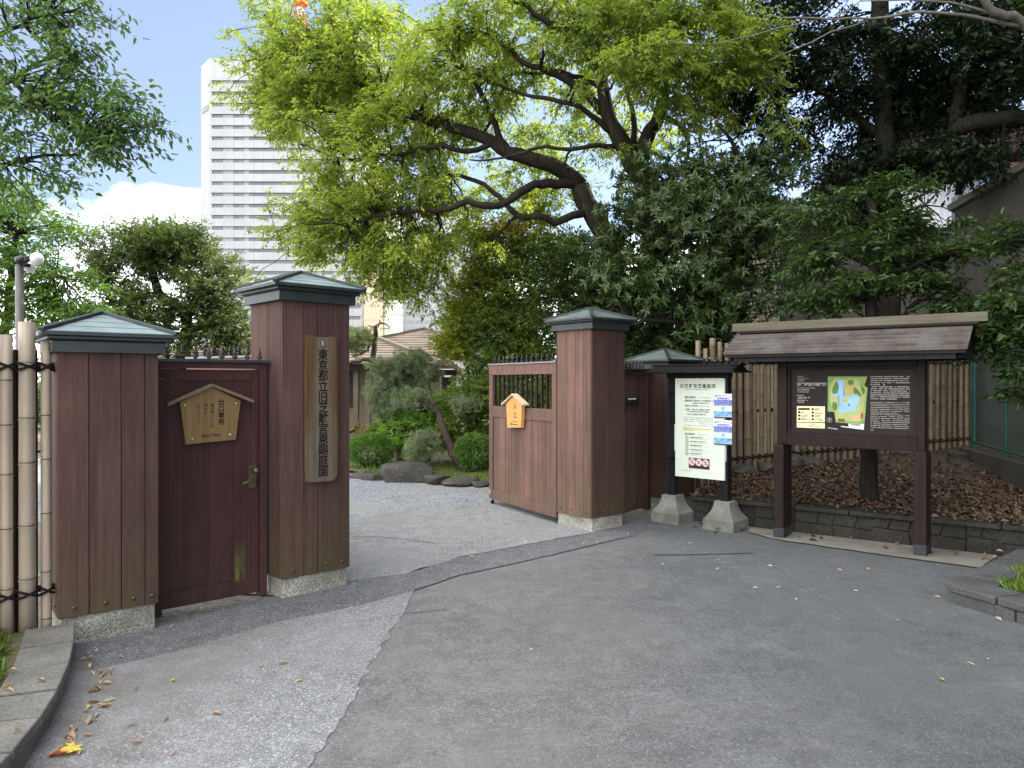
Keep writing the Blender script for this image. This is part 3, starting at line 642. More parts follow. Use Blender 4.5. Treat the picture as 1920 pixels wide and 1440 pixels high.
# small stones along the fence foot
for k in range(9):
    s_ = rr.uniform(.6, FLn-.2); p = fr0+fd*s_-nb*rr.uniform(.1, .22)
    mb = MB(); w = rr.uniform(.09, .2); h = rr.uniform(.08, .15); mb.ball((p[0], p[1], bedz(*p)+h*.3), w, 9, 6, h/w)
    r2 = np.random.default_rng(k); mb.v = [(x+r2.normal(0, .008), y+r2.normal(0, .008), z+r2.normal(0, .006)) for x, y, z in mb.v]
    tag(mb.build('edging_stone', ROCK), 'dark mossy stone half buried in leaves at the foot of the bamboo fence', 'stone', 'stones along the foot of the bamboo fence')

# ================================================================== SIGNS
def glyphs(body, size, align='CENTER', bold=0.0, space=1.0):
    cu = bpy.data.curves.new('t', 'FONT'); cu.body = body; cu.size = size; cu.align_x = align; cu.align_y = 'CENTER'
    cu.offset = bold; cu.resolution_u = 3; cu.space_character = space
    ob = bpy.data.objects.new('t', cu); COL.objects.link(ob); bpy.context.view_layer.update()
    dg = bpy.context.evaluated_depsgraph_get(); me = bpy.data.meshes.new_from_object(ob.evaluated_get(dg))
    v = [tuple(p.co) for p in me.vertices]; f = [tuple(p.vertices) for p in me.polygons]
    bpy.data.objects.remove(ob, do_unlink=True); bpy.data.curves.remove(cu); bpy.data.meshes.remove(me)
    return v, f
def write(mb, body, x, z, y, size, align='CENTER', bold=0.0, sx=1.0, space=1.0, slant=0.0, rise=0.0):
    v, f = glyphs(body, size, align, bold, space)
    mb.add([(x+px*sx+slant*py, y, z+py+rise*px) for px, py, pz in v], f)
def column(mb, text, x, z_top, y, pitch, size, bold=0.0, jit=0.0, rise=0.0, seed=0):
    r = random.Random(seed)
    for i, ch in enumerate(text):
        write(mb, ch, x + r.uniform(-jit, jit), z_top-pitch*(i+.5) + r.uniform(-jit, jit), y, size*(1+r.uniform(-.5, .5)*jit*8), bold=bold, rise=rise, slant=.02)
def dashes(mb, x0, x1, z, y, h, seed, fill=.82):   # a line of print too small to read
    r = random.Random(seed); x = x0
    while x < x1-.002:
        w = r.uniform(.35, 1.2)*h*1.1; 
        if r.random() < fill: mb.add([(x, y, z-h/2*r.uniform(.6, 1)), (min(x+w, x1), y, z-h/2*r.uniform(.6, 1)), (min(x+w, x1), y, z+h/2*r.uniform(.6, 1)), (x, y, z+h/2*r.uniform(.6, 1))], [(0, 1, 2, 3)])
        x += w + h*.22
# vertical name plaque on the tall pillar
c, s = math.cos(.753), math.sin(.753)
def loc_on(org, th, x, y=0.0, z=0.0): c, s = math.cos(th), math.sin(th); return (org[0]+c*x-s*y, org[1]+s*x+c*y, z)
t = thing('name_plaque', 'long weathered wooden plaque with a vertical line of black Japanese brush writing', 'sign', loc_on((-1.793, 5.81), .753, .33, 0, .89), .753)
outl = [(-.137, .015), (-.125, .004), (.09, 0), (.128, .02), (.140, .06), (.144, .4), (.143, 1.0), (.138, 1.17), (.09, 1.176), (.03, 1.166), (-.04, 1.168), (-.10, 1.180), (-.136, 1.178), (-.141, .9), (-.143, .3)]
MB().prism_y(outl, -.040, -.002).build('plank', KEYAKI, t, bevel=0.006, local=True)
mb = MB(); column(mb, '東京都立旧芝離宮恩賜庭園', .005, 1.062, -.0415, .0852, .093, .0009, .0014, seed=4); mb.build('lettering', INK, t, local=True)
mb = MB(); mb.tube([(-.005, -.038, 1.135), (-.005, -.055, 1.13), (-.005, -.055, 1.10)], .004, 8); mb.build('hook', NAIL, t, local=True)

def ema(label, loc, rot, wood_, roof_, th, words_fn, wt, wb, rw, seed):
    t = thing('hanging_sign', label, 'sign', loc, rot)
    MB().prism_y([(-wb/2, 0), (wb/2, .018), (wt/2, .318), (0, .432), (-wt/2, .318)], -th, -.004).build('board', wood_, t, bevel=0.003, local=True)
    for sg in (-1, 1):
        a, b = (0, .452), (sg*rw/2, .305 + (.012 if sg > 0 else 0)); mb = MB(); q = [(a[0], a[1]-.022), (a[0], a[1]), (b[0], b[1]+.006), (b[0]-sg*.004, b[1]-.018)]
        if sg < 0: q = q[::-1]
        mb.prism_y(q[::-1], -th-.030, -.002); mb.build('roof_board', roof_, t, bevel=0.002, local=True)
    mb = MB(); words_fn(mb, -th-.0012); mb.build('lettering', INK, t, local=True)
    for x, z in ((-wt/2+.035, .292), (wt/2-.035, .297), (-wb/2+.05, .04), (wb/2-.045, .058)):
        mb = MB(); mb.lathe([(.010, 0), (.009, .005), (.002, .008)], 10); mb.v = [(x+a, -th-c_, z+b) for a, b, c_ in mb.v]; mb.build('screw', NAIL, t, smooth=True, local=True)
    return t
def exit_words(mb, y):
    column(mb, '出口専用', .075, .330, y, .0495, .050, .0009, .0008, seed=1)
    column(mb, '隣の開いている', .008, .300, y, .0262, .0265, .0001, .0006, seed=2)
    column(mb, '門から', -.042, .300, y, .0285, .0275, .0001, .0006, seed=3)
    column(mb, 'お入り下さい。', -.092, .297, y, .0262, .0265, .0001, .0006, seed=4)
    write(mb, 'Exit Only', 0.0, .060, y, .036, bold=.0004, rise=.03)
def enter_words(mb, y):
    write(mb, '入', .03, .285, y, .105, bold=.0012, sx=.92); write(mb, '口', .04, .165, y, .090, bold=.0010, sx=.92)
    write(mb, 'Entrance', .03, .092, y, .032)
    mb.add([(-.055, y, .050), (.115, y, .046), (.115, y, .054), (-.055, y, .058)], [(0, 1, 2, 3)])
    mb.add([(-.085, y, .055), (-.045, y, .036), (-.052, y, .054), (-.045, y, .073)], [(0, 1, 2, 3)])
dth = R(41.2); lth = math.atan2(8.88-10.4, .521+.32)
x0, z0 = onplane(394.5, 831, (-2.552, 5.414), dth, .02)
ema('golden house shaped wooden sign reading Exit Only on the maroon door', loc_on((-2.552, 5.414), dth, x0, .026, z0), dth, EMA, EMA_ROOF, .024, exit_words, .452, .375, .645, 1)
x0, z0 = onplane(969.5, 803, (-.32, 10.4), lth, -.01)
ema('bright orange house shaped entrance sign with a left arrow on the open leaf', loc_on((-.32, 10.4), lth, x0, -.003, z0), lth, EMA_NEW, EMA_ROOF2, .055, enter_words, .42, .355, .60, 2)

# white rules sign on two flared granite bases ------------------------
C1, C2 = np.array((1.962, 9.10)), np.array((2.470, 8.624)); sth = math.atan2(C2[1]-C1[1], C2[0]-C1[0]); SL = np.linalg.norm(C2-C1)
t = thing('rules_sign', 'white garden rules sign under a thin dark roof on two flared granite bases', 'sign', (C1[0], C1[1], 0), sth)
for x in (0, SL):
    mb = MB(); n = 8; A, B = .190, .098; prof = []
    mb.frus((x-A, x+A, -A, A), -.03, (x-A, x+A, -A, A), .118)
    for k in range(n):
        f0, f1 = k/n, (k+1)/n; w = lambda f: B+(A-B)*(1-f)**2.1
        a, b = w(f0), w(f1); mb.frus((x-a, x+a, -a, a), .1185+.205*f0, (x-b, x+b, -b, b), .1185+.205*f1)
    mb.build('stone_base', GRANITE_B, t, bevel=0.003, local=True)
    MB().box(x-.048, x+.048, -.046, .046, .30, 1.80).build('post', BLACKWOOD, t, bevel=0.004, local=True)
yp = -.075; so = (C1[0], C1[1])
xa, za = onplane(1266, 893, so, sth, yp); xb, zb_ = onplane(1358.5, 901, so, sth, yp); zt = onplane(1312, 709.5, so, sth, yp)[1]; zb = (za+zb_)/2
PANEL = plain('pale_green_white_enamel', (0.62, 0.68, 0.565), .35, .5, var=.03)
pan = MB().box(xa, xb, yp, yp+.028, zb, zt).build('panel', PANEL, t, bevel=0.002, local=True)
mb = MB()
for zz in (zb+.2, zt-.2): mb.box(-.03, SL+.03, yp+.0285, -.0465, zz-.02, zz+.02)
mb.build('batten', BLACKWOOD, t, local=True)
MB().box(xa-.016, xa-.003, yp+.008, yp+.024, zb+.30, zb+.62).build('clip_bar', plain('pale_clip', (.45, .47, .45)), t, local=True)
MB().box(xb+.003, xb+.014, yp+.008, yp+.024, zb+.22, zb+.62).build('clip_bar', bpy.data.materials['pale_clip'], t, local=True)
mb = MB(); rx0, rx1 = -.235, SL+.235
mb.hexa([(rx0, -.27, 1.800), (rx1, -.27, 1.800), (rx1, .17, 1.800), (rx0, .17, 1.800), (rx0, -.27, 1.822), (rx1, -.27, 1.822), (rx1, .17, 1.822), (rx0, .17, 1.822)])
mb.prism_x([(-.25, 1.8225), (.15, 1.8225), (0, 1.885), (-.10, 1.885)], rx0+.03, rx1-.03)
mb.build('roof', BLACKWOOD, t, bevel=0.003, local=True)
MB().box(rx0-.0, rx1+.0, -.11, .01, 1.8855, 1.905).build('ridge', BLACKWOOD, t, bevel=0.003, local=True)
MB().box(-.06, SL+.06, -.05, .05, 1.745, 1.7995).build('head_rail', BLACKWOOD, t, local=True)
yt = yp-.0016; W_ = xb-xa; H_ = zt-zb
fx = lambda u: xa + (u-1266)/(1358.5-1266)*W_
fz = lambda v: zt - (v-709.5)/(897-709.5)*H_
mb = MB()
write(mb, '旧芝離宮恩賜庭園', fx(1309), fz(724.5), yt, .054, bold=.0008, space=1.18)
for txt, u, v, sz in (('園利用案内', 1285, 745.5, .030), ('開園時間 午前9時から午後5時まで', 1285, 752, .0245), ('(入園は午後4時30分まで)', 1299, 756.5, .0195), ('休園日 年末年始', 1285, 761.5, .0245), ('入園料 一般150円 65歳以上70円', 1285, 768.5, .0235),
        ('(小学生及び都内在住在学の中学生は無料)', 1290, 772.5, .0150), ('20名以上の団体は入園料2割引', 1289, 777.5, .0185)):
    write(mb, txt, fx(u), fz(v), yt, sz, 'LEFT', bold=.0003)
write(mb, '園注意事項', fx(1285), fz(815), yt, .028, 'LEFT', bold=.0003)
for k, v in enumerate((821.5, 829, 836.5, 844.5, 852)):
    dashes(mb, fx(1295), fx(1295+22+random.uniform(0, 8)), fz(v-.6), yt, .011, 40+k, .97)
    n = 20; R1, R0 = .0225, .0185; cx_, cz_ = fx(1289), fz(v)
    vs = [(cx_+rad*math.cos(2*math.pi*i/n), yt, cz_+rad*math.sin(2*math.pi*i/n)) for rad in (R0, R1) for i in range(n)]
    mb.add(vs, [(i, (i+1)%n, n+(i+1)%n, n+i) for i in range(n)])
    r_ = random.Random(k); vs = [(cx_+random.uniform(.006, .011)*math.cos(a), yt, cz_+random.uniform(.006, .011)*math.sin(a)) for a in np.linspace(0, 6.28, 7)[:-1]]; mb.add(vs, [tuple(range(6))])
mb.build('lettering', INK, pan, local=True)
mb = MB()
for k, v in enumerate((783.5, 787, 790.5, 794.5, 798.5)): dashes(mb, fx(1283 if k != 3 else 1312), fx(1338), fz(v), yt, .010, 60+k, .8)
dashes(mb, fx(1287), fx(1332), fz(730.5), yt, .012, 70, .85); dashes(mb, fx(1311), fx(1334), fz(745.5), yt, .012, 71, .8); dashes(mb, fx(1314), fx(1332), fz(761.5), yt, .010, 72, .8)
dashes(mb, fx(1310), fx(1326), fz(815.4), yt, .009, 75, .8)
for k, v in enumerate((823.5, 831.5, 838.5, 847.5, 855)): dashes(mb, fx(1295), fx(1331), fz(v), yt, .006, 80+k, .85)
dashes(mb, fx(1275), fx(1298), fz(884.5), yt, .010, 90, .7); dashes(mb, fx(1318), fx(1345), fz(886), yt, .006, 91, .6)
mb.build('lettering', plain('grey_print', (.27, .30, .27)), pan, local=True)
mb = MB(); mb.add([(fx(1282), yt, fz(808.5)), (fx(1303), yt, fz(808.5)), (fx(1303), yt, fz(802.5)), (fx(1282), yt, fz(802.5))], [(0, 1, 2, 3)]); mb.build('label_strip', plain('olive_label', (.48, .50, .22)), pan, local=True)
mb = MB(); mb.add([(fx(1303.3), yt, fz(808.5)), (fx(1335), yt, fz(809.5)), (fx(1335), yt, fz(803.5)), (fx(1303.3), yt, fz(802.5))], [(0, 1, 2, 3)]); mb.build('label_strip', plain('pale_yellow_label', (.62, .64, .40)), pan, local=True)
mb = MB(); dashes(mb, fx(1304), fx(1334), fz(805), yt-.0008, .011, 95, .9); mb.build('lettering', bpy.data.materials['grey_print'], pan, local=True)
plq = MB().box(fx(1293), fx(1331.5), yp-.006, yp-.0005, fz(879), fz(859.5)).build('prohibition_plate', plain('dark_maroon_plate', (.055, .022, .026), .4), t, local=True)
mb = MB(); md = MB()
for k in range(3):
    cx_, cz_ = fx(1299.5+12.6*k), fz(866.8+.4*k); n = 24; r_ = .043; yy = yp-.0072
    mb.add([(cx_+r_*math.cos(2*math.pi*i/n), yy, cz_+r_*math.sin(2*math.pi*i/n)) for i in range(n)], [tuple(range(n))])
    md.add([(cx_-.030, yy-.0006, cz_+.024), (cx_-.024, yy-.0006, cz_+.030), (cx_+.030, yy-.0006, cz_-.024), (cx_+.024, yy-.0006, cz_-.030)], [(0, 3, 2, 1)])
    for a0 in (.6, 3.4): md.add([(cx_+(.020 if i % 2 else .010)*math.cos(a0+i*.5)+.008*math.cos(a0), yy-.0004, cz_+(.020 if i % 2 else .012)*math.sin(a0+i*.5)+.008*math.sin(a0)) for i in range(5)], [tuple(range(5))])
mb.build('pictogram', plain('pink_white_disc', (.66, .50, .50)), plq, local=True); md.build('pictogram', plain('maroon_ink', (.10, .03, .035)), plq, local=True)
# two blue posters clipped over the sign's right edge
def poster(label, u0, v0, u1, v1, tilt):
    yq = yp-.010; a, z1_ = onplane(u0, v0, so, sth, yq); b, _ = onplane(u1, v0, so, sth, yq); z0_ = onplane(u0, v1, so, sth, yq)[1]
    o = loc_on(so, sth, (a+b)/2, yq, z0_); t = thing('poster', label, 'poster', o, sth, 'blue event posters clipped to the rules sign'); w, h = b-a, z1_-z0_; wx = w/2
    def quad(name, x0, x1, f0, f1, mat, d): 
        return MB().add([(-wx+x0*w, d, f0*h), (-wx+x1*w, d, f0*h), (-wx+x1*w, d, f1*h), (-wx+x0*w, d, f1*h)], [(0, 1, 2, 3)]).build(name, mat, t, local=True)
    MB().box(-wx, wx, -.004, 0, 0, h).build('sheet', plain('pale_blue_poster_paper', (.62, .68, .82), .4), t, local=True)
    quad('printed_band', 0, 1, .78, .997, plain('white_band', (.76, .76, .80), .4), -.0048)
    quad('printed_band', 0, 1, .56, .75, plain('violet_blue_band', (.16, .19, .48), .4, var=.5, sc=18), -.0048)
    quad('printed_band', 0, 1, .50, .56, plain('slate_scenery_band', (.20, .26, .30), .4, var=.7, sc=40), -.0048)
    quad('printed_band', .02, .44, .32, .48, plain('pale_text_block', (.56, .66, .78), .4, var=.12, sc=60), -.0048); quad('printed_band', .66, .98, .32, .48, bpy.data.materials['pale_text_block'], -.0048)
    quad('printed_band', .42, .62, .30, .45, plain('sketch_patch', (.30, .42, .50), .4, var=.5, sc=60), -.0052)
    quad('printed_band', 0, 1, .07, .27, plain('lake_picture_band', (.17, .36, .55), .4, var=.75, sc=22), -.0048); quad('printed_band', 0, 1, .0, .05, plain('dark_foot_band', (.05, .06, .08), .4), -.0048)
    m2 = MB(); 
    for x, sg in ((.10, 1), (.90, -1)):
        m2.add([(-wx+x*w-.03*sg*.6, -.0052, h*.86), (-wx+x*w+.022, -.0052, h*.89), (-wx+x*w+.012*sg, -.0052, h*.96), (-wx+x*w-.012, -.0052, h*.93)], [(0, 1, 2, 3)])
    m2.build('leaf_emblem', plain('grey_green_emblem', (.16, .22, .21)), t, local=True)
    m2 = MB(); dashes(m2, -wx+.22*w, wx-.22*w, h*.92, -.0053, .016, 5, .9); dashes(m2, -wx+.2*w, wx-.12*w, h*.81, -.0053, .024, 6, .85); dashes(m2, -wx+.08*w, wx-.06*w, h*.66, -.0053, .012, 7, .4)
    m2.build('lettering', plain('blue_violet_print', (.17, .16, .42)), t, local=True)
poster('upper of two blue event posters clipped to the right edge of the white sign', 1339, 738, 1372.5, 783, 0)
poster('lower of two blue event posters clipped to the right edge of the white sign', 1339, 787, 1372.5, 833, 0)

# roofed map board ---------------------------------------------------
bo, bth = (2.843, 8.111), -.6668
t = thing('map_board', 'large dark roofed notice board carrying the garden map and white history text', 'notice board', (*bo, 0), bth)
BW = 1.362
for x in (0, BW):
    mb = MB(); mb.box(x, x+.107, 0, .27, 0, 1.0); mb.frus((x, x+.107, 0, .27), 1.0, (x+.02, x+.087, .02, .25), 1.022); mb.build('footing_post', DARKWOOD, t, bevel=0.005, local=True)
    MB().box(x+.022, x+.122 if x == 0 else x+.087, .05, .20, 1.0225, 2.02).build('post', DARKWOOD, t, bevel=0.005, local=True)
    mb = MB(); mb.box(x-.003, x+.110, -.003, .273, .0, .115); mb.build('iron_shoe', plain('dark_shoe', (.030, .028, .031), .5), t, bevel=0.003, local=True)
xl, xr = .1225, BW+.0215
MB().box(xl, xr, .045, .205, 1.015, 1.148).build('lower_rail', DARKWOOD, t, bevel=0.004, local=True)
MB().box(xl, xr, .055, .195, 1.86, 2.02).build('head_rail', BLACKWOOD, t, bevel=0.004, local=True)
pz0, pz1 = 1.1485, 1.8595
PANELB = plain('dark_brown_enamel', (.018, .012, .0115), .55, .2, var=.1)
pan = MB().box(xl, xr, .105, .16, pz0, pz1).build('panel', PANELB, t, local=True)
mb = MB(); mb.box(xl, xl+.03, .075, .1045, pz0, pz1); mb.box(xr-.03, xr, .075, .1045, pz0, pz1); mb.box(xl+.0305, xr-.0305, .075, .1045, pz0, pz0+.025); mb.box(xl+.0305, xr-.0305, .078, .1045, pz1-.03, pz1); mb.build('panel_frame', DARKWOOD, t, bevel=0.003, local=True)
# roof
rx0, rx1 = -.44, 1.85; ye, yr, yb = -.33, .135, .60; ze, zr = 1.995, 2.268
for sg, (y0, y1), nm in ((1, (ye, yr), 0), (-1, (yb, yr), 1)):
    mb = MB(); nc = 7
    for k in range(nc):
        f0, f1 = k/nc, min(1, (k+1)/nc+.02); ya, yb2 = y0+(y1-y0)*f0, y0+(y1-y0)*f1; za, zb2 = ze+(zr-ze)*f0, ze+(zr-ze)*f1
        x = rx0
        while x < rx1-1e-6:
            w = random.uniform(.22, .42); x1 = min(rx1, x+w); dz = random.uniform(0, .003)
            mb.hexa([(x+.001, ya, za-.004), (x1-.001, ya, za-.004), (x1-.001, yb2, zb2-.010), (x+.001, yb2, zb2-.010), (x+.001, ya, za+.021+dz), (x1-.001, ya, za+.021+dz), (x1-.001, yb2, zb2+.003), (x+.001, yb2, zb2+.003)]); x = x1
    shg = wood('weathered_shingle_boards', (.055, .043, .039), (.112, .090, .080), axis='X', rough=.7, grey=(.115, .112, .10)) if nm == 0 else shg
    mb.build('shingle_roof', shg, t, local=True)
    mb = MB(); mb.hexa([(rx0+.02, y0+.02*sg, ze-.035), (rx1-.02, y0+.02*sg, ze-.035), (rx1-.02, y1, zr-.045), (rx0+.02, y1, zr-.045), (rx0+.02, y0+.02*sg, ze-.008), (rx1-.02, y0+.02*sg, ze-.008), (rx1-.02, y1, zr-.014), (rx0+.02, y1, zr-.014)] if sg > 0 else
        [(rx0+.02, y1, zr-.045), (rx1-.02, y1, zr-.045), (rx1-.02, y0+.02*sg, ze-.035), (rx0+.02, y0+.02*sg, ze-.035), (rx0+.02, y1, zr-.014), (rx1-.02, y1, zr-.014), (rx1-.02, y0+.02*sg, ze-.008), (rx0+.02, y0+.02*sg, ze-.008)])
    mb.build('roof_soffit', BLACKWOOD, t, local=True)
for x in (rx0+.04, rx1-.085):
    MB().prism_x([(ye+.05, ze-.075), (yb-.05, ze-.075), (yr, zr-.05)], x, x+.045).build('gable_board', BLACKWOOD, t, local=True)
for y in (ye+.06, yb-.10):
    MB().box(rx0+.1, rx1-.1, y, y+.05, ze-.085, ze-.033).build('eave_rail', BLACKWOOD, t, local=True)
MB().box(-.485, 1.965, yr-.085, yr+.085, 2.262, 2.352).build('ridge_beam', RIDGEWOOD, t, bevel=0.005, local=True)
MB().box(-.40, 1.90, yr-.12, yr+.12, 2.235, 2.2615).build('ridge_sole', DARKWOOD, t, bevel=0.003, local=True)
yc = .1045; 
def bp(u, v): return onplane(u, v, bo, bth, yc)
def poly_px(name, px, mat, d, parent=None): 
    return MB().add([(bp(u, v)[0], yc-d, bp(u, v)[1]) for u, v in px], [tuple(range(len(px)))]).build(name, mat, parent or pan, local=True)
q1 = lambda x0, y0: (1475+x0/11.52, 690+y0/11.52)      # pixels of the close study of the panel's left part
WHT = plain('cream_print', (.36, .345, .30)); YEL = plain('cream_yellow_plate', (.72, .67, .40), .45, var=.04)
cx_, cz_ = bp(*q1(540, 358)); h_ = bp(*q1(540, 322))[1]-bp(*q1(540, 395))[1]; wv, _ = bp(*q1(850, 358)); ww, _ = bp(*q1(228, 358))
mb = MB(); v, f = glyphs('旧芝離宮恩賜庭園', h_*1.05, 'CENTER', .0012); k = (wv-ww)/(max(p[0] for p in v)-min(p[0] for p in v)); mb.add([(cx_+p[0]*k, yc-.0016, cz_+p[1]) for p in v], f)
for txt, y_, x1_ in (('東京都公園', 190, 365), ('Tokyo Metropolitan Park', 225, 490), ('东京都公园', 257, 380), ('도쿄도공원', 292, 358)):
    a, z = bp(*q1(230, y_)); b, _ = bp(*q1(x1_, y_)); v, f = glyphs(txt, h_*.42, 'LEFT', .0); k = (b-a)/max(p[0] for p in v); mb.add([(a+p[0]*k, yc-.0016, z+p[1]) for p in v], f)
for txt, y_, x1_ in (('Kyu-Shiba-rikyu Gardens', 430, 620), ('旧芝离宫恩赐庭园', 474, 480), ('구 시바리큐 은사정원', 520, 475)):
    a, z = bp(*q1(230, y_)); b, _ = bp(*q1(x1_, y_)); v, f = glyphs(txt, h_*.46, 'LEFT', .0003); k = (b-a)/max(p[0] for p in v); mb.add([(a+p[0]*k, yc-.0016, z+p[1]) for p in v], f)
for y_, x0_, x1_, i in ((592, 225, 380, 1), (632, 245, 515, 2), (662, 245, 420, 3), (700, 225, 455, 4), (738, 245, 380, 5)): dashes(mb, bp(*q1(x0_, y_))[0], bp(*q1(x1_, y_))[0], bp(*q1(x0_, y_))[1], yc-.0016, .0105, 100+i, .92)
q2 = lambda x0, y0: (1540+x0/10.667, 695+y0/10.667)
for i, y_ in enumerate([120, 160, 201, 242, 282, 323, 364, 405, 446, 487, 526, 566] + list(np.linspace(635, 848, 7)) + list(np.linspace(884, 1185, 9))):
    x1_ = {4: 1280, 11: 1520, 18: 1540, 27: 1050}.get(i, 1765); a, z = bp(*q2(985 if i not in (5,) else 1010, y_)); b, z2 = bp(*q2(x1_, y_)); dashes(mb, a, b, (z+z2)/2, yc-.0016, .0105 if i < 12 else .0070, 120+i, .88)
mb.build('lettering', WHT, pan, local=True)
pl = poly_px('legend_plate', [q1(220, 1165), q1(826, 1172), q1(828, 830), q1(222, 822)], YEL, .0012, t)
pl2 = poly_px('legend_plate', [q1(220, 1283), q1(826, 1308), q1(826, 1192), q1(220, 1178)], YEL, .0012, t)
mb = MB()
def rect_px(mb, x0, y0, x1, y1, d): mb.add([(bp(*q1(x0, y1))[0], yc-d, bp(*q1(x0, y1))[1]), (bp(*q1(x1, y1))[0], yc-d, bp(*q1(x1, y1))[1]), (bp(*q1(x1, y0))[0], yc-d, bp(*q1(x1, y0))[1]), (bp(*q1(x0, y0))[0], yc-d, bp(*q1(x0, y0))[1])], [(0, 1, 2, 3)])
rect_px(mb, 252, 866, 500, 906, .0020)
for x_, y_ in ((250, 932), (250, 1004), (250, 1078), (542, 868), (542, 940), (542, 1012), (542, 1086)): rect_px(mb, x_, y_, x_+46, y_+44, .0020)
for i, (x_, y_, x1_) in enumerate(((312, 945, 360), (312, 965, 385), (312, 1014, 470), (312, 1040, 450), (312, 1090, 440), (312, 1115, 515), (608, 880, 700), (608, 905, 740), (608, 950, 690), (608, 980, 790), (608, 1022, 740), (608, 1050, 730), (608, 1098, 780), (608, 1130, 790), (480, 1222, 610), (480, 1252, 690), (440, 1235, 458))):
    dashes(mb, bp(*q1(x_, y_))[0], bp(*q1(x1_, y_))[0], bp(*q1(x_, y_))[1], yc-.0020, .0085, 170+i, .9)
mb.build('legend_print', INK, pl, local=True)
# the painted garden map: lawn, ponds, paths
GRN = plain('map_green', (.20, .32, .085), .45, var=.18, sc=9); LIME = plain('map_lime', (.36, .42, .15), .45); BLU = plain('map_blue', (.27, .46, .66), .45, var=.2, sc=8)
TAN = plain('map_tan', (.42, .33, .11), .45); DGR = plain('map_dark_green', (.085, .17, .035), .45); WHI = plain('map_white', (.68, .68, .66), .45); REDM = plain('map_red', (.42, .03, .03), .45); ORG = plain('map_orange', (.55, .36, .18), .45)
mp_ = poly_px('map_sheet', [q1(890, 940), q1(1030, 950), q1(1065, 1175), q1(1335, 1195), q1(1680, 1205), q1(1750, 430), q1(1680, 380), q1(1740, 185), q1(890, 185)], GRN, .0010, t)
def smooth_px(pts, n=4):
    P = np.array(pts, float); m = len(P); o_ = []
    for i in range(m):
        p0, p1, p2, p3 = P[i-1], P[i], P[(i+1)%m], P[(i+2)%m]
        for k in range(n):
            t_ = k/n; o_.append(q1(*(0.5*((2*p1)+(-p0+p2)*t_+(2*p0-5*p1+4*p2-p3)*t_**2+(-p0+3*p1-3*p2+p3)*t_**3))))
    return o_
def mpoly(name, pts, mat, d):
    P = [(bp(u, v)[0], bp(u, v)[1]) for u, v in smooth_px(pts)]; b = bmesh.new(); vs = [b.verts.new((x, yc-d, z)) for x, z in P]
    f = b.faces.new(vs); bmesh.ops.triangulate(b, faces=[f]); me = bpy.data.meshes.new(name); b.to_mesh(me); b.free(); return link(name, me, mat, mp_, local=True)
mpoly('map_path', [(940, 480), (985, 300), (1080, 235), (1240, 250), (1460, 250), (1560, 260), (1600, 400), (1700, 420), (1715, 470), (1690, 700), (1660, 900), (1620, 1000), (1600, 1150), (1300, 1150), (1080, 1150), (1040, 950), (960, 780), (930, 640)], LIME, .0016)
mpoly('map_lawn', [(1000, 420), (1060, 300), (1130, 270), (1100, 420), (1120, 520), (1030, 560), (985, 520)], DGR, .0022)
mpoly('map_lawn', [(1000, 740), (1080, 760), (1095, 860), (1050, 920), (990, 850)], DGR, .0022)
mpoly('map_lawn', [(1340, 265), (1430, 260), (1440, 340), (1370, 370), (1320, 330)], DGR, .0028)
mpoly('map_lawn', [(1450, 420), (1530, 460), (1600, 560), (1610, 620), (1520, 560), (1450, 540)], DGR, .0022)
mpoly('map_lawn', [(1610, 400), (1690, 460), (1670, 580), (1620, 500)], DGR, .0022)
mpoly('map_plaza', [(1270, 270), (1440, 260), (1430, 560), (1330, 590), (1255, 580)], TAN, .0022)
mpoly('map_pond', [(1090, 300), (1160, 265), (1230, 290), (1250, 420), (1225, 540), (1245, 610), (1340, 640), (1420, 590), (1520, 595), (1580, 660), (1550, 760), (1500, 830), (1480, 930), (1330, 945), (1240, 970), (1140, 960), (1120, 880), (1135, 720), (1130, 640), (1040, 600), (985, 560), (1080, 555), (1120, 470), (1130, 380)], BLU, .0028)
mpoly('map_islet', [(1190, 680), (1260, 655), (1320, 690), (1290, 745), (1220, 740)], TAN, .0034)
mpoly('map_islet', [(1320, 790), (1355, 770), (1370, 805), (1340, 825)], DGR, .0034)
mpoly('map_building', [(1390, 1050), (1520, 1030), (1580, 1080), (1500, 1130), (1400, 1110)], ORG, .0022)
poly_px('map_building', [q1(1110, 1160), q1(1258, 1168), q1(1258, 1098), q1(1110, 1090)], plain('map_brown', (.17, .09, .03)), .0030, mp_)
mpoly('map_marker', [(1610, 980), (1650, 970), (1645, 1060), (1620, 1100), (1600, 1080)], REDM, .0030)
poly_px('map_margin', [q1(1170, 1270), q1(1668, 1335), q1(1675, 1210), q1(1337, 1200), q1(1337, 1268), q1(1170, 1250)], WHI, .0012)
mb = MB(); dashes(mb, bp(*q1(1400, 1228))[0], bp(*q1(1590, 1228))[0], bp(*q1(1500, 1228))[1], yc-.002, .02, 200, .95); mb.build('map_print', INK, mp_, local=True)
mb = MB(); a = bp(*q1(890, 1290)); b = bp(*q1(1100, 1318)); mb.add([(a[0], yc-.0012, a[1]-.006), (b[0], yc-.0012, b[1]-.006), (b[0], yc-.0012, b[1]+.004), (a[0], yc-.0012, a[1]+.004)], [(0, 1, 2, 3)])
cx_, cz_ = bp(*q1(925, 1125)); n = 20
mb.add([(cx_+r_*math.cos(2*math.pi*i/n), yc-.0012, cz_+r_*math.sin(2*math.pi*i/n)) for r_ in (.022, .026) for i in range(n)], [(i, (i+1)%n, n+(i+1)%n, n+i) for i in range(n)])
mb.add([(cx_-.008, yc-.0012, cz_+.004), (cx_, yc-.0012, cz_-.018), (cx_+.010, yc-.0012, cz_+.004), (cx_+.004, yc-.0012, cz_+.018), (cx_-.006, yc-.0012, cz_+.016)], [(0, 1, 2, 3, 4)])
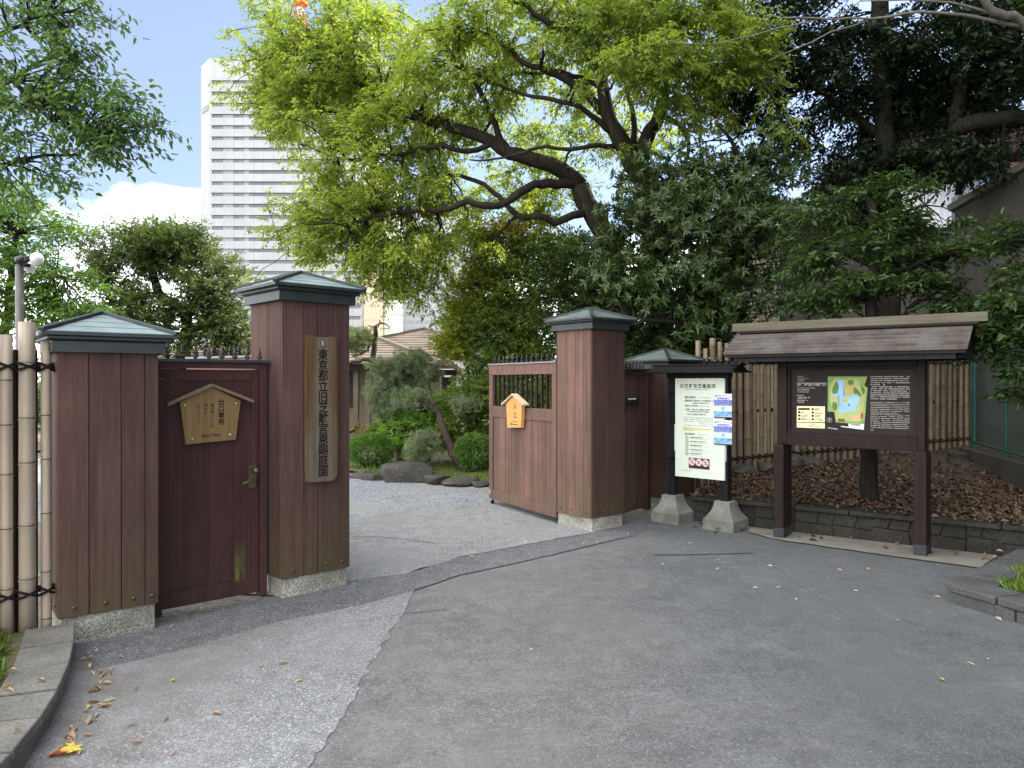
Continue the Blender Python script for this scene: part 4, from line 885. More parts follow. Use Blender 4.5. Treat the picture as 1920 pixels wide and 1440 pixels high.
mb.build('compass_mark', WHT, pan, local=True)

# ================================================================== VEGETATION
def norm(a): return a/(np.linalg.norm(a, axis=-1, keepdims=True)+1e-9)
def leaf_mesh(P, D, U, L, Wd, fold=0.18, curl=0.10):
    """P base, D direction, U up-ish, one folded six-point leaf each"""
    D = norm(D); Sd = norm(np.cross(D, U)); Nn = np.cross(Sd, D); L = L[:, None]; Wd = Wd[:, None]; n = len(P)
    m1 = P + D*L*.30; m2 = P + D*L*.68 - Nn*L*curl*.4; tip = P + D*L - Nn*L*curl
    up = Nn*Wd*fold
    V = np.stack([P, m1 - Sd*Wd*.5 + up, m2 - Sd*Wd*.38 + up, tip, m2 + Sd*Wd*.38 + up, m1 + Sd*Wd*.5 + up], 1).reshape(-1, 3)
    b = (np.arange(n)*6)[:, None]
    F = np.concatenate([b + np.array([[0, 1, 2, 3]]), b + np.array([[0, 3, 4, 5]])], 1).reshape(-1, 4)
    return V, F
def leaf_quad(P, D, U, L, Wd, fold=0.2):
    D = norm(D); Sd = norm(np.cross(D, U)); Nn = np.cross(Sd, D); L = L[:, None]; Wd = Wd[:, None]; n = len(P)
    m = P + D*L*.45
    V = np.stack([P, m - Sd*Wd*.5 + Nn*Wd*fold, P + D*L, m + Sd*Wd*.5 + Nn*Wd*fold], 1).reshape(-1, 3)
    F = (np.arange(n)*4)[:, None] + np.array([[0, 1, 2, 3]]); return V, F
def spline(pts, step=0.15):
    P = np.array(pts, float); 
    if len(P) < 3:
        n = max(2, int(np.linalg.norm(P[-1]-P[0])/step)); return P[0] + (P[-1]-P[0])*np.linspace(0, 1, n)[:, None]
    Q = np.vstack([2*P[0]-P[1], P, 2*P[-1]-P[-2]]); o_ = []
    for i in range(1, len(Q)-2):
        p0, p1, p2, p3 = Q[i-1:i+3]; n = max(2, int(np.linalg.norm(p2-p1)/step))
        for k in range(n):
            t_ = k/n; o_.append(.5*((2*p1)+(-p0+p2)*t_+(2*p0-5*p1+4*p2-p3)*t_**2+(-p0+3*p1-3*p2+p3)*t_**3))
    return np.array(o_+[P[-1]])
class Tree:
    def __init__(s, name, label, cat, base, bark, leaf, seed, group=None):
        s.t = thing(name, label, cat, tuple(base), 0, group); s.bark, s.leaf = bark, leaf; s.r = np.random.default_rng(seed)
        s.mb = MB(); s.nodes = []; s.rad = []; s.cl = []; s.base = base
    def limb(s, pts, r0, r1, jit=0.015, n=9):
        P = spline(pts, .14); m = len(P); P[1:-1] += s.r.normal(0, jit, (m-2, 3)) if m > 2 else 0
        rad = r0 + (r1-r0)*np.linspace(0, 1, m)**.85; rad = rad*(1+s.r.normal(0, .03, m))
        s.mb.tube(P, rad, n); s.nodes += list(P); s.rad += list(rad); return s
    def limb_px(s, px, r0, r1, **k): return s.limb([at(*p) for p in px], r0, r1, **k)
    def blob(s, c, rad, n, shell=.35):
        u = s.r.normal(size=(n, 3)); u = norm(u)*(shell+(1-shell)*s.r.random((n, 1)))**.6
        s.cl += list(np.array(c)+u*np.array(rad)); return s
    def blob_px(s, u, v, Y, ru, rv, rY, n, shell=.35): return s.blob(at(u, v, Y), (ru*Y/FP, rY, rv*Y/FP), n, shell)
    def grow(s, sprays, per, cr, llen, lw, droop=.35, flat=.55, big=True, twig=True, slen=.22, up=0.0, whorl=False, minr=.004, sub=True, fold=.2, bs=1.0):
        r = s.r; C = np.array(s.cl); nodes = np.array(s.nodes); rad = np.array(s.rad)
        d0 = np.array([np.min(np.linalg.norm(nodes-c, axis=1)) for c in C]); order = np.argsort(d0)
        dirs = np.zeros_like(C); subs = []
        for i in order:
            c = C[i]; dd = np.linalg.norm(nodes-c, axis=1); k = int(np.argmin(dd + 0.02/np.maximum(rad, .004)*.3)); a = nodes[k]; L = np.linalg.norm(c-a)
            dirs[i] = (c-a)/(L+1e-6)
            if L < .05: continue
            n = max(3, int(L/.22)+2); mid = (a+c)/2 + r.normal(0, L*.10, 3) + np.array([0, 0, L*.08]); tt = np.linspace(0, 1, n)[:, None]
            P = (1-tt)**2*a + 2*tt*(1-tt)*mid + tt**2*c; P[1:-1] += r.normal(0, L*.015, (n-2, 3))
            r0 = min(rad[k]*.66, bs*(.005+.011*L)); rr_ = np.maximum(minr, np.linspace(r0, minr, n))
            s.mb.tube(P, rr_, 5, cap=False); nodes = np.vstack([nodes, P[1:]]); rad = np.concatenate([rad, rr_[1:]])
        m = len(C)*sprays; ci = np.repeat(np.arange(len(C)), sprays)
        off = norm(r.normal(size=(m, 3)))*(r.random((m, 1))**.45)*cr; off[:, 2] *= flat
        SC = C[ci]+off; SD = norm(dirs[ci]*.6 + norm(off)*.9 + r.normal(0, .35, (m, 3)) + np.array([0, 0, up-droop*.6]))
        if twig:
            for j in range(0, m, 1 if sub else 3):
                a, b = C[ci[j]], SC[j]; s.mb.tube([a, (a+b)/2+r.normal(0, .02, 3), b], [minr, minr*.8, minr*.5], 3, cap=False)
        li = np.repeat(np.arange(m), per); n = len(li); t_ = np.tile(np.arange(per)/max(1, per-1), m)
        if whorl:
            ang = np.tile(np.arange(per)*2.4, m) + r.random(n)*.5; D0 = SD[li]; X = norm(np.cross(D0, r.normal(size=(m, 3))[li])); Y = np.cross(D0, X)
            D = norm(X*np.cos(ang)[:, None]+Y*np.sin(ang)[:, None] + D0*(.15+.5*r.random((n, 1))) + np.array([0, 0, -droop])); P = SC[li] + D0*(t_[:, None]-.5)*.03
            U = D0 + np.array([0, 0, .5]) + r.normal(0, .15, (n, 3))
        else:
            side = norm(np.cross(SD, np.array([0, 0, 1.0])) + 1e-6)[li]; sg = np.where(np.tile(np.arange(per), m) % 2 == 0, 1., -1.)[:, None]
            D = norm(SD[li]*.55 + side*sg*.8 + r.normal(0, .35, (n, 3)) + np.array([0, 0, -droop])); P = SC[li] + SD[li]*(t_[:, None]-.5)*slen + r.normal(0, .012, (n, 3))
            U = np.array([0, 0, 1.0]) + r.normal(0, .45, (n, 3))
        L = llen*(.45+.85*r.random(n)); Wd = lw*(.5+.75*r.random(n))
        V, F = (leaf_mesh if big else leaf_quad)(P, D, U, L, Wd, fold)
        V = V-np.array(s.t.location)
        if s.mb.v: s.mb.build('trunk', s.bark, s.t, smooth=True)
        o = link('crown', np_mesh('crown', V, F), s.leaf, s.t, local=True)
        return s

# --- big spreading yellow-green trees over the gate
A1 = Tree('spreading_tree', 'leaning tree with bright yellow green leaves whose low limbs reach left over the gate', 'tree', (2.1, 14.2, 0), BARK, L_MAPLE, 1)
Y1 = 14.0
A1.limb([(2.1, 14.2, -.1), at(1175, 620, Y1), at(1150, 500, Y1), at(1128, 425, Y1), at(1100, 385, Y1), at(1088, 350, Y1)], .30, .185)
A1.limb_px([(1088, 350, 14), (1060, 322, 13.9), (1010, 303, 13.7), (955, 288, 13.6), (925, 268, 13.6), (870, 245, 13.6), (800, 225, 13.7), (720, 190, 13.9), (640, 130, 14.4)], .165, .03)
A1.limb_px([(1080, 345, 14), (1030, 345, 13.7), (990, 350, 13.5), (955, 378, 13.3), (915, 386, 13.2), (875, 376, 13.2), (845, 392, 13.2), (770, 396, 13.2), (700, 406, 13.2), (655, 424, 13.3)], .10, .022)
A1.limb_px([(1110, 395, 14), (1075, 402, 13.8), (1040, 416, 13.7), (1010, 402, 13.6), (985, 410, 13.6), (960, 395, 13.6), (935, 370, 13.7), (905, 345, 13.8), (860, 330, 14), (800, 330, 14.2), (740, 350, 14.4)], .085, .018)
A1.limb_px([(955, 290, 13.6), (925, 230, 13.4), (905, 180, 13.2), (880, 140, 13.2), (830, 80, 13.4)], .07, .02)
A1.limb_px([(925, 268, 13.6), (880, 285, 13.5), (820, 275, 13.4), (740, 290, 13.6), (650, 300, 14), (560, 270, 14.6)], .055, .015)
A1.limb_px([(870, 245, 13.6), (790, 210, 14), (700, 215, 14.4), (610, 210, 14.8), (530, 180, 15.2)], .05, .014)
A1.limb_px([(640, 130, 14.4), (580, 110, 14.8), (510, 50, 15)], .035, .012)
for b in ((570, 130, 15, 80, 84, 1.2, 56), (530, 200, 15.2, 50, 62, 1.0, 28), (500, 150, 15.2, 20, 60, .8, 9), (630, 210, 14.7, 95, 85, 1.2, 54), (710, 90, 14.4, 100, 90, 1.2, 50), (505, 25, 15, 26, 45, 1, 10), (660, 10, 15, 50, 50, 1, 16), (645, 415, 13.8, 85, 55, .9, 36), (582, 430, 14, 34, 52, .8, 16), (620, 350, 14.2, 42, 36, .8, 12),
          (760, 350, 13.8, 110, 70, 1.1, 40), (775, 470, 14, 90, 60, 1.0, 38), (690, 470, 14, 60, 40, .8, 14), (755, 530, 14, 26, 36, .5, 9), (940, 400, 16.5, 120, 110, 1.0, 40), (870, 470, 15.5, 70, 60, .8, 20), (830, 180, 14, 120, 110, 1.3, 46), (730, 250, 13.8, 90, 60, 1, 26), (1010, 330, 16.5, 90, 90, 1, 22), (630, 480, 14, 70, 14, .5, 6)):
    A1.blob_px(*b)
A1.cl = A1.cl + [c+A1.r.normal(0, .45, 3) for c in A1.cl[::2]]
A1.grow(11, 14, .38, .092, .042, droop=.45, big=False, slen=.32, sub=False, bs=2.0, minr=.006)
A2 = Tree('spreading_tree', 'tall forked tree with bright yellow green leaves rising behind the right gate pillar', 'tree', (2.9, 13.4, 0), BARK, L_MAPLE, 2)
Y2 = 13.2
A2.limb([(2.9, 13.4, -.1), at(1235, 560, Y2), at(1225, 440, Y2), at(1212, 360, Y2), at(1195, 320, Y2)], .30, .21)
A2.limb_px([(1195, 320, 13.2), (1172, 280, 13.1), (1142, 225, 13), (1128, 160, 13), (1118, 95, 13), (1085, 40, 13), (1040, -20, 13)], .18, .05)
A2.limb_px([(1205, 300, 13.2), (1212, 260, 13.2), (1238, 215, 13.2), (1248, 150, 13.2), (1246, 70, 13.2), (1255, -30, 13.2)], .14, .05)
A2.limb_px([(1140, 215, 13), (1085, 165, 12.9), (1030, 135, 12.8), (985, 120, 12.7), (945, 85, 12.7), (900, 60, 12.7)], .095, .025)
A2.limb_px([(1130, 165, 13), (1060, 140, 13.2), (1000, 135, 13.3), (930, 140, 13.4), (880, 130, 13.5)], .055, .015)
A2.limb_px([(1118, 95, 13), (1075, 60, 12.8), (1030, 45, 12.6), (985, 15, 12.5), (950, -20, 12.5)], .08, .03)
A2.limb_px([(1150, 250, 13), (1100, 210, 12.8), (1050, 190, 12.7), (1000, 180, 12.7), (930, 160, 12.7), (870, 130, 12.8)], .06, .016)
A2.limb_px([(1165, 275, 13.1), (1120, 275, 12.9), (1060, 280, 12.8), (1010, 278, 12.8), (950, 295, 12.8), (880, 300, 13)], .05, .014)
A2.limb_px([(1185, 290, 13.2), (1190, 230, 13.4), (1175, 170, 13.6), (1170, 100, 13.8)], .07, .02)
A2.limb_px([(1238, 215, 13.2), (1285, 250, 13.2), (1290, 290, 13.3)], .06, .03)
A2.limb_px([(1245, 170, 13.2), (1280, 120, 13), (1330, 90, 12.6), (1400, 60, 12.2)], .06, .016)
for b in ((880, 120, 13.2, 120, 90, 1.2, 36), (960, 50, 13, 130, 60, 1.2, 36), (1010, 230, 14.5, 120, 80, 1.2, 22), (1090, 150, 14.2, 100, 80, 1.2, 22), (1170, 40, 12.2, 120, 70, 1.0, 40), (1230, 120, 11.4, 90, 45, .7, 30), (1330, 90, 11.8, 100, 80, .8, 34), (1300, 200, 12.2, 60, 40, .6, 14), (1180, 260, 14.8, 90, 90, .9, 16), (1390, 110, 11.6, 70, 60, .6, 16), (1270, 10, 12.2, 140, 60, 1, 36), (1100, 70, 13.4, 90, 80, 1, 22),
          (900, -150, 13, 260, 100, 1.6, 26), (1180, -140, 12.6, 250, 100, 1.6, 30), (1290, 190, 11.8, 36, 30, .4, 7)):
    A2.blob_px(*b)
A2.cl = A2.cl + [c+A2.r.normal(0, .45, 3) for c in A2.cl[::3]]
A2.grow(10, 14, .38, .100, .040, droop=.55, big=False, slen=.32, sub=False, bs=2.0, minr=.006)

# --- broadleaf tree at the left edge
B = Tree('broadleaf_tree', 'broadleaf tree with glossy mid green leaves hanging into the left edge of the view', 'tree', (-7.0, 7.6, 0), BARK_DK, L_LEFT, 3)
B.limb([(-7.0, 7.6, -.1), (-6.9, 7.6, 1.6), (-6.7, 7.5, 3.2), (-6.6, 7.5, 5.0), (-6.4, 7.5, 7.5)], .20, .07)
for px in ([(-260, 420, 7.5), (-120, 300, 7.4), (0, 150, 7.4), (70, 205, 7.3), (130, 240, 7.3), (200, 250, 7.2)], [(-240, 380, 7.5), (-60, 330, 7.5), (40, 300, 7.5), (150, 290, 7.4)], [(-250, 300, 7.5), (-80, 120, 7.5), (60, 40, 7.5), (140, 20, 7.4)], [(-260, 480, 7.5), (-120, 440, 7.8), (-40, 430, 8.0)]):
    B.limb_px(px, .055, .010)
for b in ((70, 110, 7.4, 110, 90, .6, 38), (190, 215, 7.3, 90, 60, .5, 30), (265, 215, 7.2, 40, 45, .35, 11), (90, 230, 7.5, 110, 70, .6, 34), (150, 130, 7.4, 50, 50, .5, 10), (200, 280, 7.3, 65, 28, .4, 13), (40, 330, 7.6, 110, 60, .6, 26), (95, 20, 7.5, 75, 50, .5, 18), (-120, 200, 7.6, 110, 300, .9, 50), (40, -90, 7.6, 160, 70, .8, 24), (190, 45, 7.4, 22, 34, .3, 3)):
    B.blob_px(*b)
B.grow(4, 7, .25, .085, .038, droop=.45, slen=.24, sub=True, minr=.003)

B2 = Tree('broadleaf_tree', 'bright green leafy tree behind the lamp post and the pale bamboo fence', 'tree', (-9.6, 13.6, 0), BARK_DK, L_BRIGHT, 16)
B2.limb([(-9.6, 13.6, -.1), at(10, 620, 13.6), at(20, 520, 13.6), at(30, 440, 13.6)], .14, .05); B2.limb_px([(15, 560, 13.6), (70, 520, 13.6), (120, 520, 13.5)], .05, .02)
for b in ((60, 440, 13.6, 85, 62, .8, 34), (115, 535, 13.5, 62, 60, .7, 30), (40, 540, 13.4, 60, 60, .7, 24), (20, 380, 13.8, 60, 50, .7, 16), (150, 590, 13.2, 40, 30, .5, 14), (90, 600, 13.2, 60, 30, .5, 14), (0, 620, 13.4, 50, 40, .5, 10), (-60, 480, 13.6, 60, 140, .8, 24)): B2.blob_px(*b)
B2.grow(9, 11, .34, .10, .046, droop=.3, slen=.28, big=False, sub=False)
# --- rounded garden tree behind the left gate
C = Tree('garden_tree', 'rounded olive green tree with a dark twisting trunk beyond the maroon door', 'tree', (-9.0, 20, 0), BARK_DK, L_ROUND, 4)
C.limb([(-9.0, 20, -.1), at(345, 650, 20), at(352, 610, 20), at(340, 580, 20), at(300, 550, 20), at(283, 500, 20), at(270, 470, 20)], .26, .09)
C.limb_px([(345, 600, 20), (375, 560, 20), (390, 520, 20)], .12, .04); C.limb_px([(300, 550, 20), (240, 560, 19.8), (200, 570, 19.8)], .10, .03); C.limb_px([(350, 620, 20), (400, 610, 19.8), (435, 600, 19.8)], .10, .03)
for b in ((260, 470, 20, 75, 50, 1.0, 40), (330, 480, 20, 70, 45, 1.0, 36), (300, 440, 20, 60, 30, .8, 18), (400, 530, 20, 52, 60, 1.0, 34), (210, 520, 20, 50, 55, 1, 26), (320, 560, 19.5, 90, 50, .8, 30), (425, 600, 20, 42, 50, .8, 24), (220, 600, 19.8, 60, 50, .9, 28), (330, 630, 19.5, 70, 40, .8, 24), (440, 650, 20, 30, 40, .7, 12), (370, 450, 20, 30, 22, .6, 7), (180, 450, 20, 25, 40, .6, 6)):
    C.blob_px(*b)
C.grow(17, 14, .50, .11, .05, droop=.1, big=False, slen=.30, sub=False, flat=.6, up=.3)

# --- dark evergreens behind the bamboo
D1 = Tree('evergreen_tree', 'dark evergreen with long whorled leaves and a thin forked trunk behind the rules sign', 'tree', (3.62, 11.9, 0.3), BARK_DK, L_DARK, 5)
D1.limb([(3.62, 11.9, .2), at(1390, 640, 11.9), at(1392, 520, 11.9), at(1388, 400, 11.9), at(1396, 315, 11.8)], .11, .07)
D1.limb_px([(1396, 315, 11.8), (1372, 265, 11.7), (1345, 235, 11.6)], .05, .02); D1.limb_px([(1396, 315, 11.8), (1425, 275, 11.8), (1440, 240, 11.8)], .05, .02)
D1.limb_px([(1390, 560, 11.9), (1350, 600, 11.5), (1290, 610, 11.3), (1240, 598, 11.2), (1190, 608, 11.2)], .06, .03); D1.limb_px([(1390, 480, 11.9), (1320, 430, 11.5), (1250, 400, 11.3)], .05, .02)
for b in ((1320, 430, 11.6, 130, 100, .9, 60), (1230, 420, 11.8, 80, 70, .8, 30), (1260, 545, 11.4, 120, 60, .8, 50), (1170, 500, 12, 70, 80, .8, 32), (1410, 450, 11.4, 80, 90, .7, 38), (1430, 330, 11.8, 75, 70, .7, 26), (1240, 345, 11.9, 60, 40, .6, 16), (1340, 330, 11.9, 70, 50, .6, 16), (1340, 590, 11.4, 90, 40, .6, 28), (1130, 570, 12.3, 50, 60, .6, 20), (1460, 560, 11.2, 30, 60, .5, 6)):
    D1.blob_px(*b)
D1.cl = D1.cl + [c+D1.r.normal(0, .3, 3) for c in D1.cl[::2]]
D1.grow(9, 9, .32, .112, .036, droop=.12, slen=.1, whorl=True, sub=False, minr=.005)
D3 = Tree('evergreen_tree', 'dark small leaved evergreen filling the gap behind the right gate pillar', 'tree', (1.7, 13.2, 0.1), BARK_DK, L_DARK, 15)
D3.limb([(1.7, 13.2, 0), at(1140, 650, 13.2), at(1150, 560, 13.2), at(1120, 480, 13.2)], .10, .05)
for b in ((1080, 500, 13.2, 70, 70, .8, 40), (1130, 600, 13, 70, 60, .8, 36), (1230, 650, 12.4, 80, 36, .6, 30), (1060, 600, 13.2, 50, 60, .7, 26), (1310, 640, 11.8, 60, 30, .5, 18)):
    D3.blob_px(*b)
D3.grow(16, 12, .40, .095, .042, droop=.15, slen=.2, big=False, sub=False)
D2 = Tree('evergreen_tree', 'evergreen with tiered fresh green sprays, its trunk standing in the leaf bed', 'tree', (4.08, 8.52, .3), BARK_DK, L_TIER, 6)
D2.limb([(4.08, 8.52, .25), (4.07, 8.52, 1.2), at(1632, 600, 8.55), at(1635, 520, 8.6), at(1640, 440, 8.7), at(1625, 370, 8.8)], .105, .05)
D2.limb_px([(1632, 590, 8.55), (1690, 590, 8.5), (1720, 565, 8.4), (1760, 545, 8.3), (1800, 520, 8.2)], .04, .012); D2.limb_px([(1635, 520, 8.6), (1700, 500, 8.4), (1760, 480, 8.2), (1840, 470, 8.0)], .035, .01)
D2.limb_px([(1636, 500, 8.6), (1580, 470, 8.8), (1530, 460, 9), (1490, 480, 9.2)], .035, .01); D2.limb_px([(1640, 430, 8.7), (1700, 400, 8.7), (1750, 370, 8.7)], .03, .01); D2.limb_px([(1632, 560, 8.6), (1570, 560, 8.6), (1520, 565, 8.6)], .03, .01)
for b in ((1560, 400, 9.2, 70, 40, .6, 26), (1660, 370, 8.9, 70, 35, .6, 24), (1690, 420, 8.7, 70, 28, .5, 20), (1530, 490, 9.1, 60, 35, .5, 22), (1600, 460, 8.8, 60, 30, .5, 18), (1720, 480, 8.4, 70, 18, .4, 18), (1800, 475, 8.2, 45, 14, .35, 12), (1560, 565, 8.7, 70, 20, .4, 16), (1660, 530, 8.5, 60, 20, .4, 16), (1740, 530, 8.3, 45, 16, .35, 12), (1600, 540, 8.6, 60, 25, .4, 12), (1490, 430, 9.4, 40, 50, .5, 12), (1790, 660, 8.3, 14, 14, .2, 2), (1800, 570, 8.2, 60, 20, .4, 10), (1740, 440, 9, 60, 30, .5, 12)):
    D2.blob_px(*b)
D2.grow(5, 9, .22, .095, .038, droop=.12, slen=.22, flat=.35, sub=True, minr=.003)
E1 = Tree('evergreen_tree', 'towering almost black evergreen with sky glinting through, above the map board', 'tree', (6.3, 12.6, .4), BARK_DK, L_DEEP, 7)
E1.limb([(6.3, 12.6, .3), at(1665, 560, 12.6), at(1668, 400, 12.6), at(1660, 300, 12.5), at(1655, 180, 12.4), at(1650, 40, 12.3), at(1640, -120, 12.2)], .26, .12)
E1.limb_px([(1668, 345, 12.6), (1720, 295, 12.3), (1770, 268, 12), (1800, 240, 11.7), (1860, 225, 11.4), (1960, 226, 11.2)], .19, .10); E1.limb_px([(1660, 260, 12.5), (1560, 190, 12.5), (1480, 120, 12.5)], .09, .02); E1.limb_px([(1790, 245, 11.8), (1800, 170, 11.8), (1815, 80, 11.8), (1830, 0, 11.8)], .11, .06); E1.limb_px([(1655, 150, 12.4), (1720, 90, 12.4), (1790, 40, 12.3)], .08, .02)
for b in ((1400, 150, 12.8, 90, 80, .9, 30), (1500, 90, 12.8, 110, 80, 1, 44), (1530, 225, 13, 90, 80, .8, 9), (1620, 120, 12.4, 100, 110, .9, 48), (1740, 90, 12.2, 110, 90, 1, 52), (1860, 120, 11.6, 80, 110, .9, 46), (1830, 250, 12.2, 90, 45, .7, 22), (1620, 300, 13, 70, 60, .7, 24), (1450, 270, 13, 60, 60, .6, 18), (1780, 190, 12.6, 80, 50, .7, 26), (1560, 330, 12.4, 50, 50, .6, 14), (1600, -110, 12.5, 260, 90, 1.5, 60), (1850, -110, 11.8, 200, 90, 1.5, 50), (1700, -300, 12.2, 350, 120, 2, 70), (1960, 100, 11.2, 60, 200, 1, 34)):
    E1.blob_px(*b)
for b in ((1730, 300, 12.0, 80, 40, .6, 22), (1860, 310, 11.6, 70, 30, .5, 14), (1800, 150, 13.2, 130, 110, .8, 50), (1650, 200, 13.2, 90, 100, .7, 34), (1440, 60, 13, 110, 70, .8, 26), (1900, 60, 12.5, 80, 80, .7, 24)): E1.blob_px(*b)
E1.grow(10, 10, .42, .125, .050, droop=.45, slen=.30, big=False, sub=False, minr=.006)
E2 = Tree('bare_branched_tree', 'pale bare branches reaching in across the top right corner from a tree beside the view', 'tree', (5.6, 6.3, 0), BARK_PALE, L_DARK, 8)
E2.limb([(5.6, 6.3, -.1), (5.5, 6.3, 2), (5.3, 6.3, 3.8), at(2080, 140, 6.3), at(1925, 52, 6.3), at(1880, 30, 6.2), at(1835, -5, 6.1), at(1780, -60, 6)], .12, .025)
E2.limb_px([(1925, 52, 6.3), (1850, 36, 6.2), (1800, 30, 6.1), (1722, 23, 6), (1660, 34, 6), (1560, 36, 5.9), (1460, 35, 5.8)], .018, .005, jit=.006, n=6); E2.limb_px([(1635, 35, 6), (1560, 62, 5.9), (1490, 95, 5.9), (1440, 115, 5.8)], .007, .003, jit=.005, n=5); E2.limb_px([(1540, 36, 5.9), (1450, 55, 5.8), (1380, 75, 5.8), (1310, 84, 5.7), (1240, 75, 5.7)], .007, .003, jit=.005, n=5); E2.limb_px([(1880, 30, 6.2), (1780, 8, 6.1), (1700, 2, 6), (1610, 3, 6)], .014, .004, jit=.006, n=6); E2.limb_px([(1560, 36, 5.9), (1600, 10, 5.9), (1640, -20, 5.9)], .006, .003, jit=.004, n=5)
E2.cl = [at(1950, 60, 6.3), at(1935, 20, 6.2), at(1820, -30, 6.1)]
E2.grow(3, 6, .15, .08, .03, droop=.4)
E3 = Tree('evergreen_tree', 'unseen evergreen added right of the view, its high crown shading the map board', 'tree', (8.4, 4.6, 0), BARK_DK, L_DEEP, 10)  # out-of-view tree added so its crown darkens the board area
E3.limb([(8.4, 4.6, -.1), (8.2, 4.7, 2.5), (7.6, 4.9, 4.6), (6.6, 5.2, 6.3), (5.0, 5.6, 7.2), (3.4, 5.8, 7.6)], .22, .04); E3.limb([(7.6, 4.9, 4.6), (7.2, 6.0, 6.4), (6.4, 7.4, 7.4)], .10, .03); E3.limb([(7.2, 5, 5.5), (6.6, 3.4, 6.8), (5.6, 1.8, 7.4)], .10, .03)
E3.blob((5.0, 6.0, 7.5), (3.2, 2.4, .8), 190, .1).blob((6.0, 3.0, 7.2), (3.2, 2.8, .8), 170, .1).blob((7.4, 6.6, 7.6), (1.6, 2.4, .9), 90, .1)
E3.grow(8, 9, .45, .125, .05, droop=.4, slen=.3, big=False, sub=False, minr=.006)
Gt = Tree('evergreen_shrub', 'glossy green shrub poking in at the right edge beside the map board roof', 'shrub', (5.15, 6.9, .1), BARK_DK, L_TIER, 9)
Gt.limb([(5.15, 6.9, 0), (5.1, 6.9, 1.2), (5.0, 6.95, 2.2), (4.95, 7.0, 3.0)], .04, .015)
for b in ((1895, 640, 7.0, 38, 55, .3, 18), (1890, 570, 7.0, 35, 30, .3, 12), (1930, 700, 7, 40, 70, .3, 14), (1880, 445, 7.4, 50, 26, .3, 14), (1910, 520, 7.2, 30, 25, .3, 6), (1965, 560, 7, 50, 120, .4, 20)): Gt.blob_px(*b)
Gt.grow(5, 9, .15, .085, .034, droop=.15, slen=.16, flat=.5, minr=.003)

# --- hedge trees and shrubs beyond the open leaf
def shrub(name, label, base, bark, leaf, seed, blobs, args, kw, stem=None):
    T = Tree(name, label, 'shrub', base, bark, leaf, seed); b = np.array(base, float); z = blobs[0]
    c = at(z[0], z[1], z[2]); T.limb([b-(0, 0, .05), (b+c)/2+(0.05, 0, 0), c], .05, .02)
    for q in blobs: T.blob_px(*q)
    T.grow(*args, **kw); return T
K = dict(droop=.1, big=False, slen=.2, sub=False, up=.2)
shrub('hedge_tree', 'tall dense hedge tree of small grey green leaves behind the open gate leaf', (.35, 15.6, 0), BARK_DK, L_HEDGE, 20, [(960, 560, 15.6, 80, 80, .8, 60), (1010, 490, 15.8, 70, 50, .8, 30), (920, 620, 15.3, 60, 60, .7, 44), (1000, 640, 15.3, 55, 60, .7, 34), (930, 690, 15, 50, 50, .6, 28), (960, 740, 14.4, 60, 40, .5, 26), (1040, 735, 14, 50, 45, .5, 20)], (20, 13, .40, .085, .042), K)
shrub('hedge_tree', 'hedge tree with tips coloured sunlit gold next to the pavilion roof', (-.9, 15.5, 0), BARK_DK, L_SUNLIT, 21, [(870, 600, 15.4, 28, 70, .6, 28), (868, 560, 15.5, 30, 40, .6, 14), (850, 650, 15.2, 28, 26, .5, 12), (885, 520, 15.7, 34, 30, .6, 12)], (22, 12, .32, .075, .040), K)
shrub('hedge_tree', 'golden and reddish leaved shrub glowing below the lowest limb of the leaning tree', (-.1, 16.3, 0), BARK_DK, L_RED, 22, [(965, 455, 16.2, 75, 36, .7, 34), (920, 500, 16, 40, 40, .6, 16), (1050, 470, 16, 40, 40, .6, 12)], (18, 12, .36, .07, .04), K)
shrub('lime_maple', 'low lime green maple spreading behind the leaning pine', (-1.75, 15.6, .05), BARK_DK, L_LIME, 23, [(800, 770, 15.0, 60, 40, .6, 56), (740, 800, 15.0, 30, 26, .4, 14), (790, 830, 14.6, 60, 24, .4, 26), (845, 755, 15.6, 36, 26, .5, 18), (765, 790, 15.4, 22, 22, .4, 10), (820, 815, 15.2, 40, 22, .4, 14)], (8, 11, .24, .06, .03), dict(droop=.3, big=False, slen=.2, sub=False))
shrub('garden_shrub', 'loose dark glossy shrub between the lime maple and the open gate leaf', (-.65, 14.7, .05), BARK_DK, L_HEDGE, 24, [(885, 740, 14.7, 32, 60, .5, 32), (870, 800, 14.6, 40, 40, .4, 22), (905, 790, 14.6, 20, 40, .4, 12)], (16, 12, .28, .085, .042), K)
shrub('garden_shrub', 'small reddish budded shrub at the foot of the pavilion post', (-4.5, 15.6, .05), BARK_DK, L_RED, 25, [(668, 805, 15.4, 16, 16, .3, 8)], (6, 9, .14, .05, .022), K)
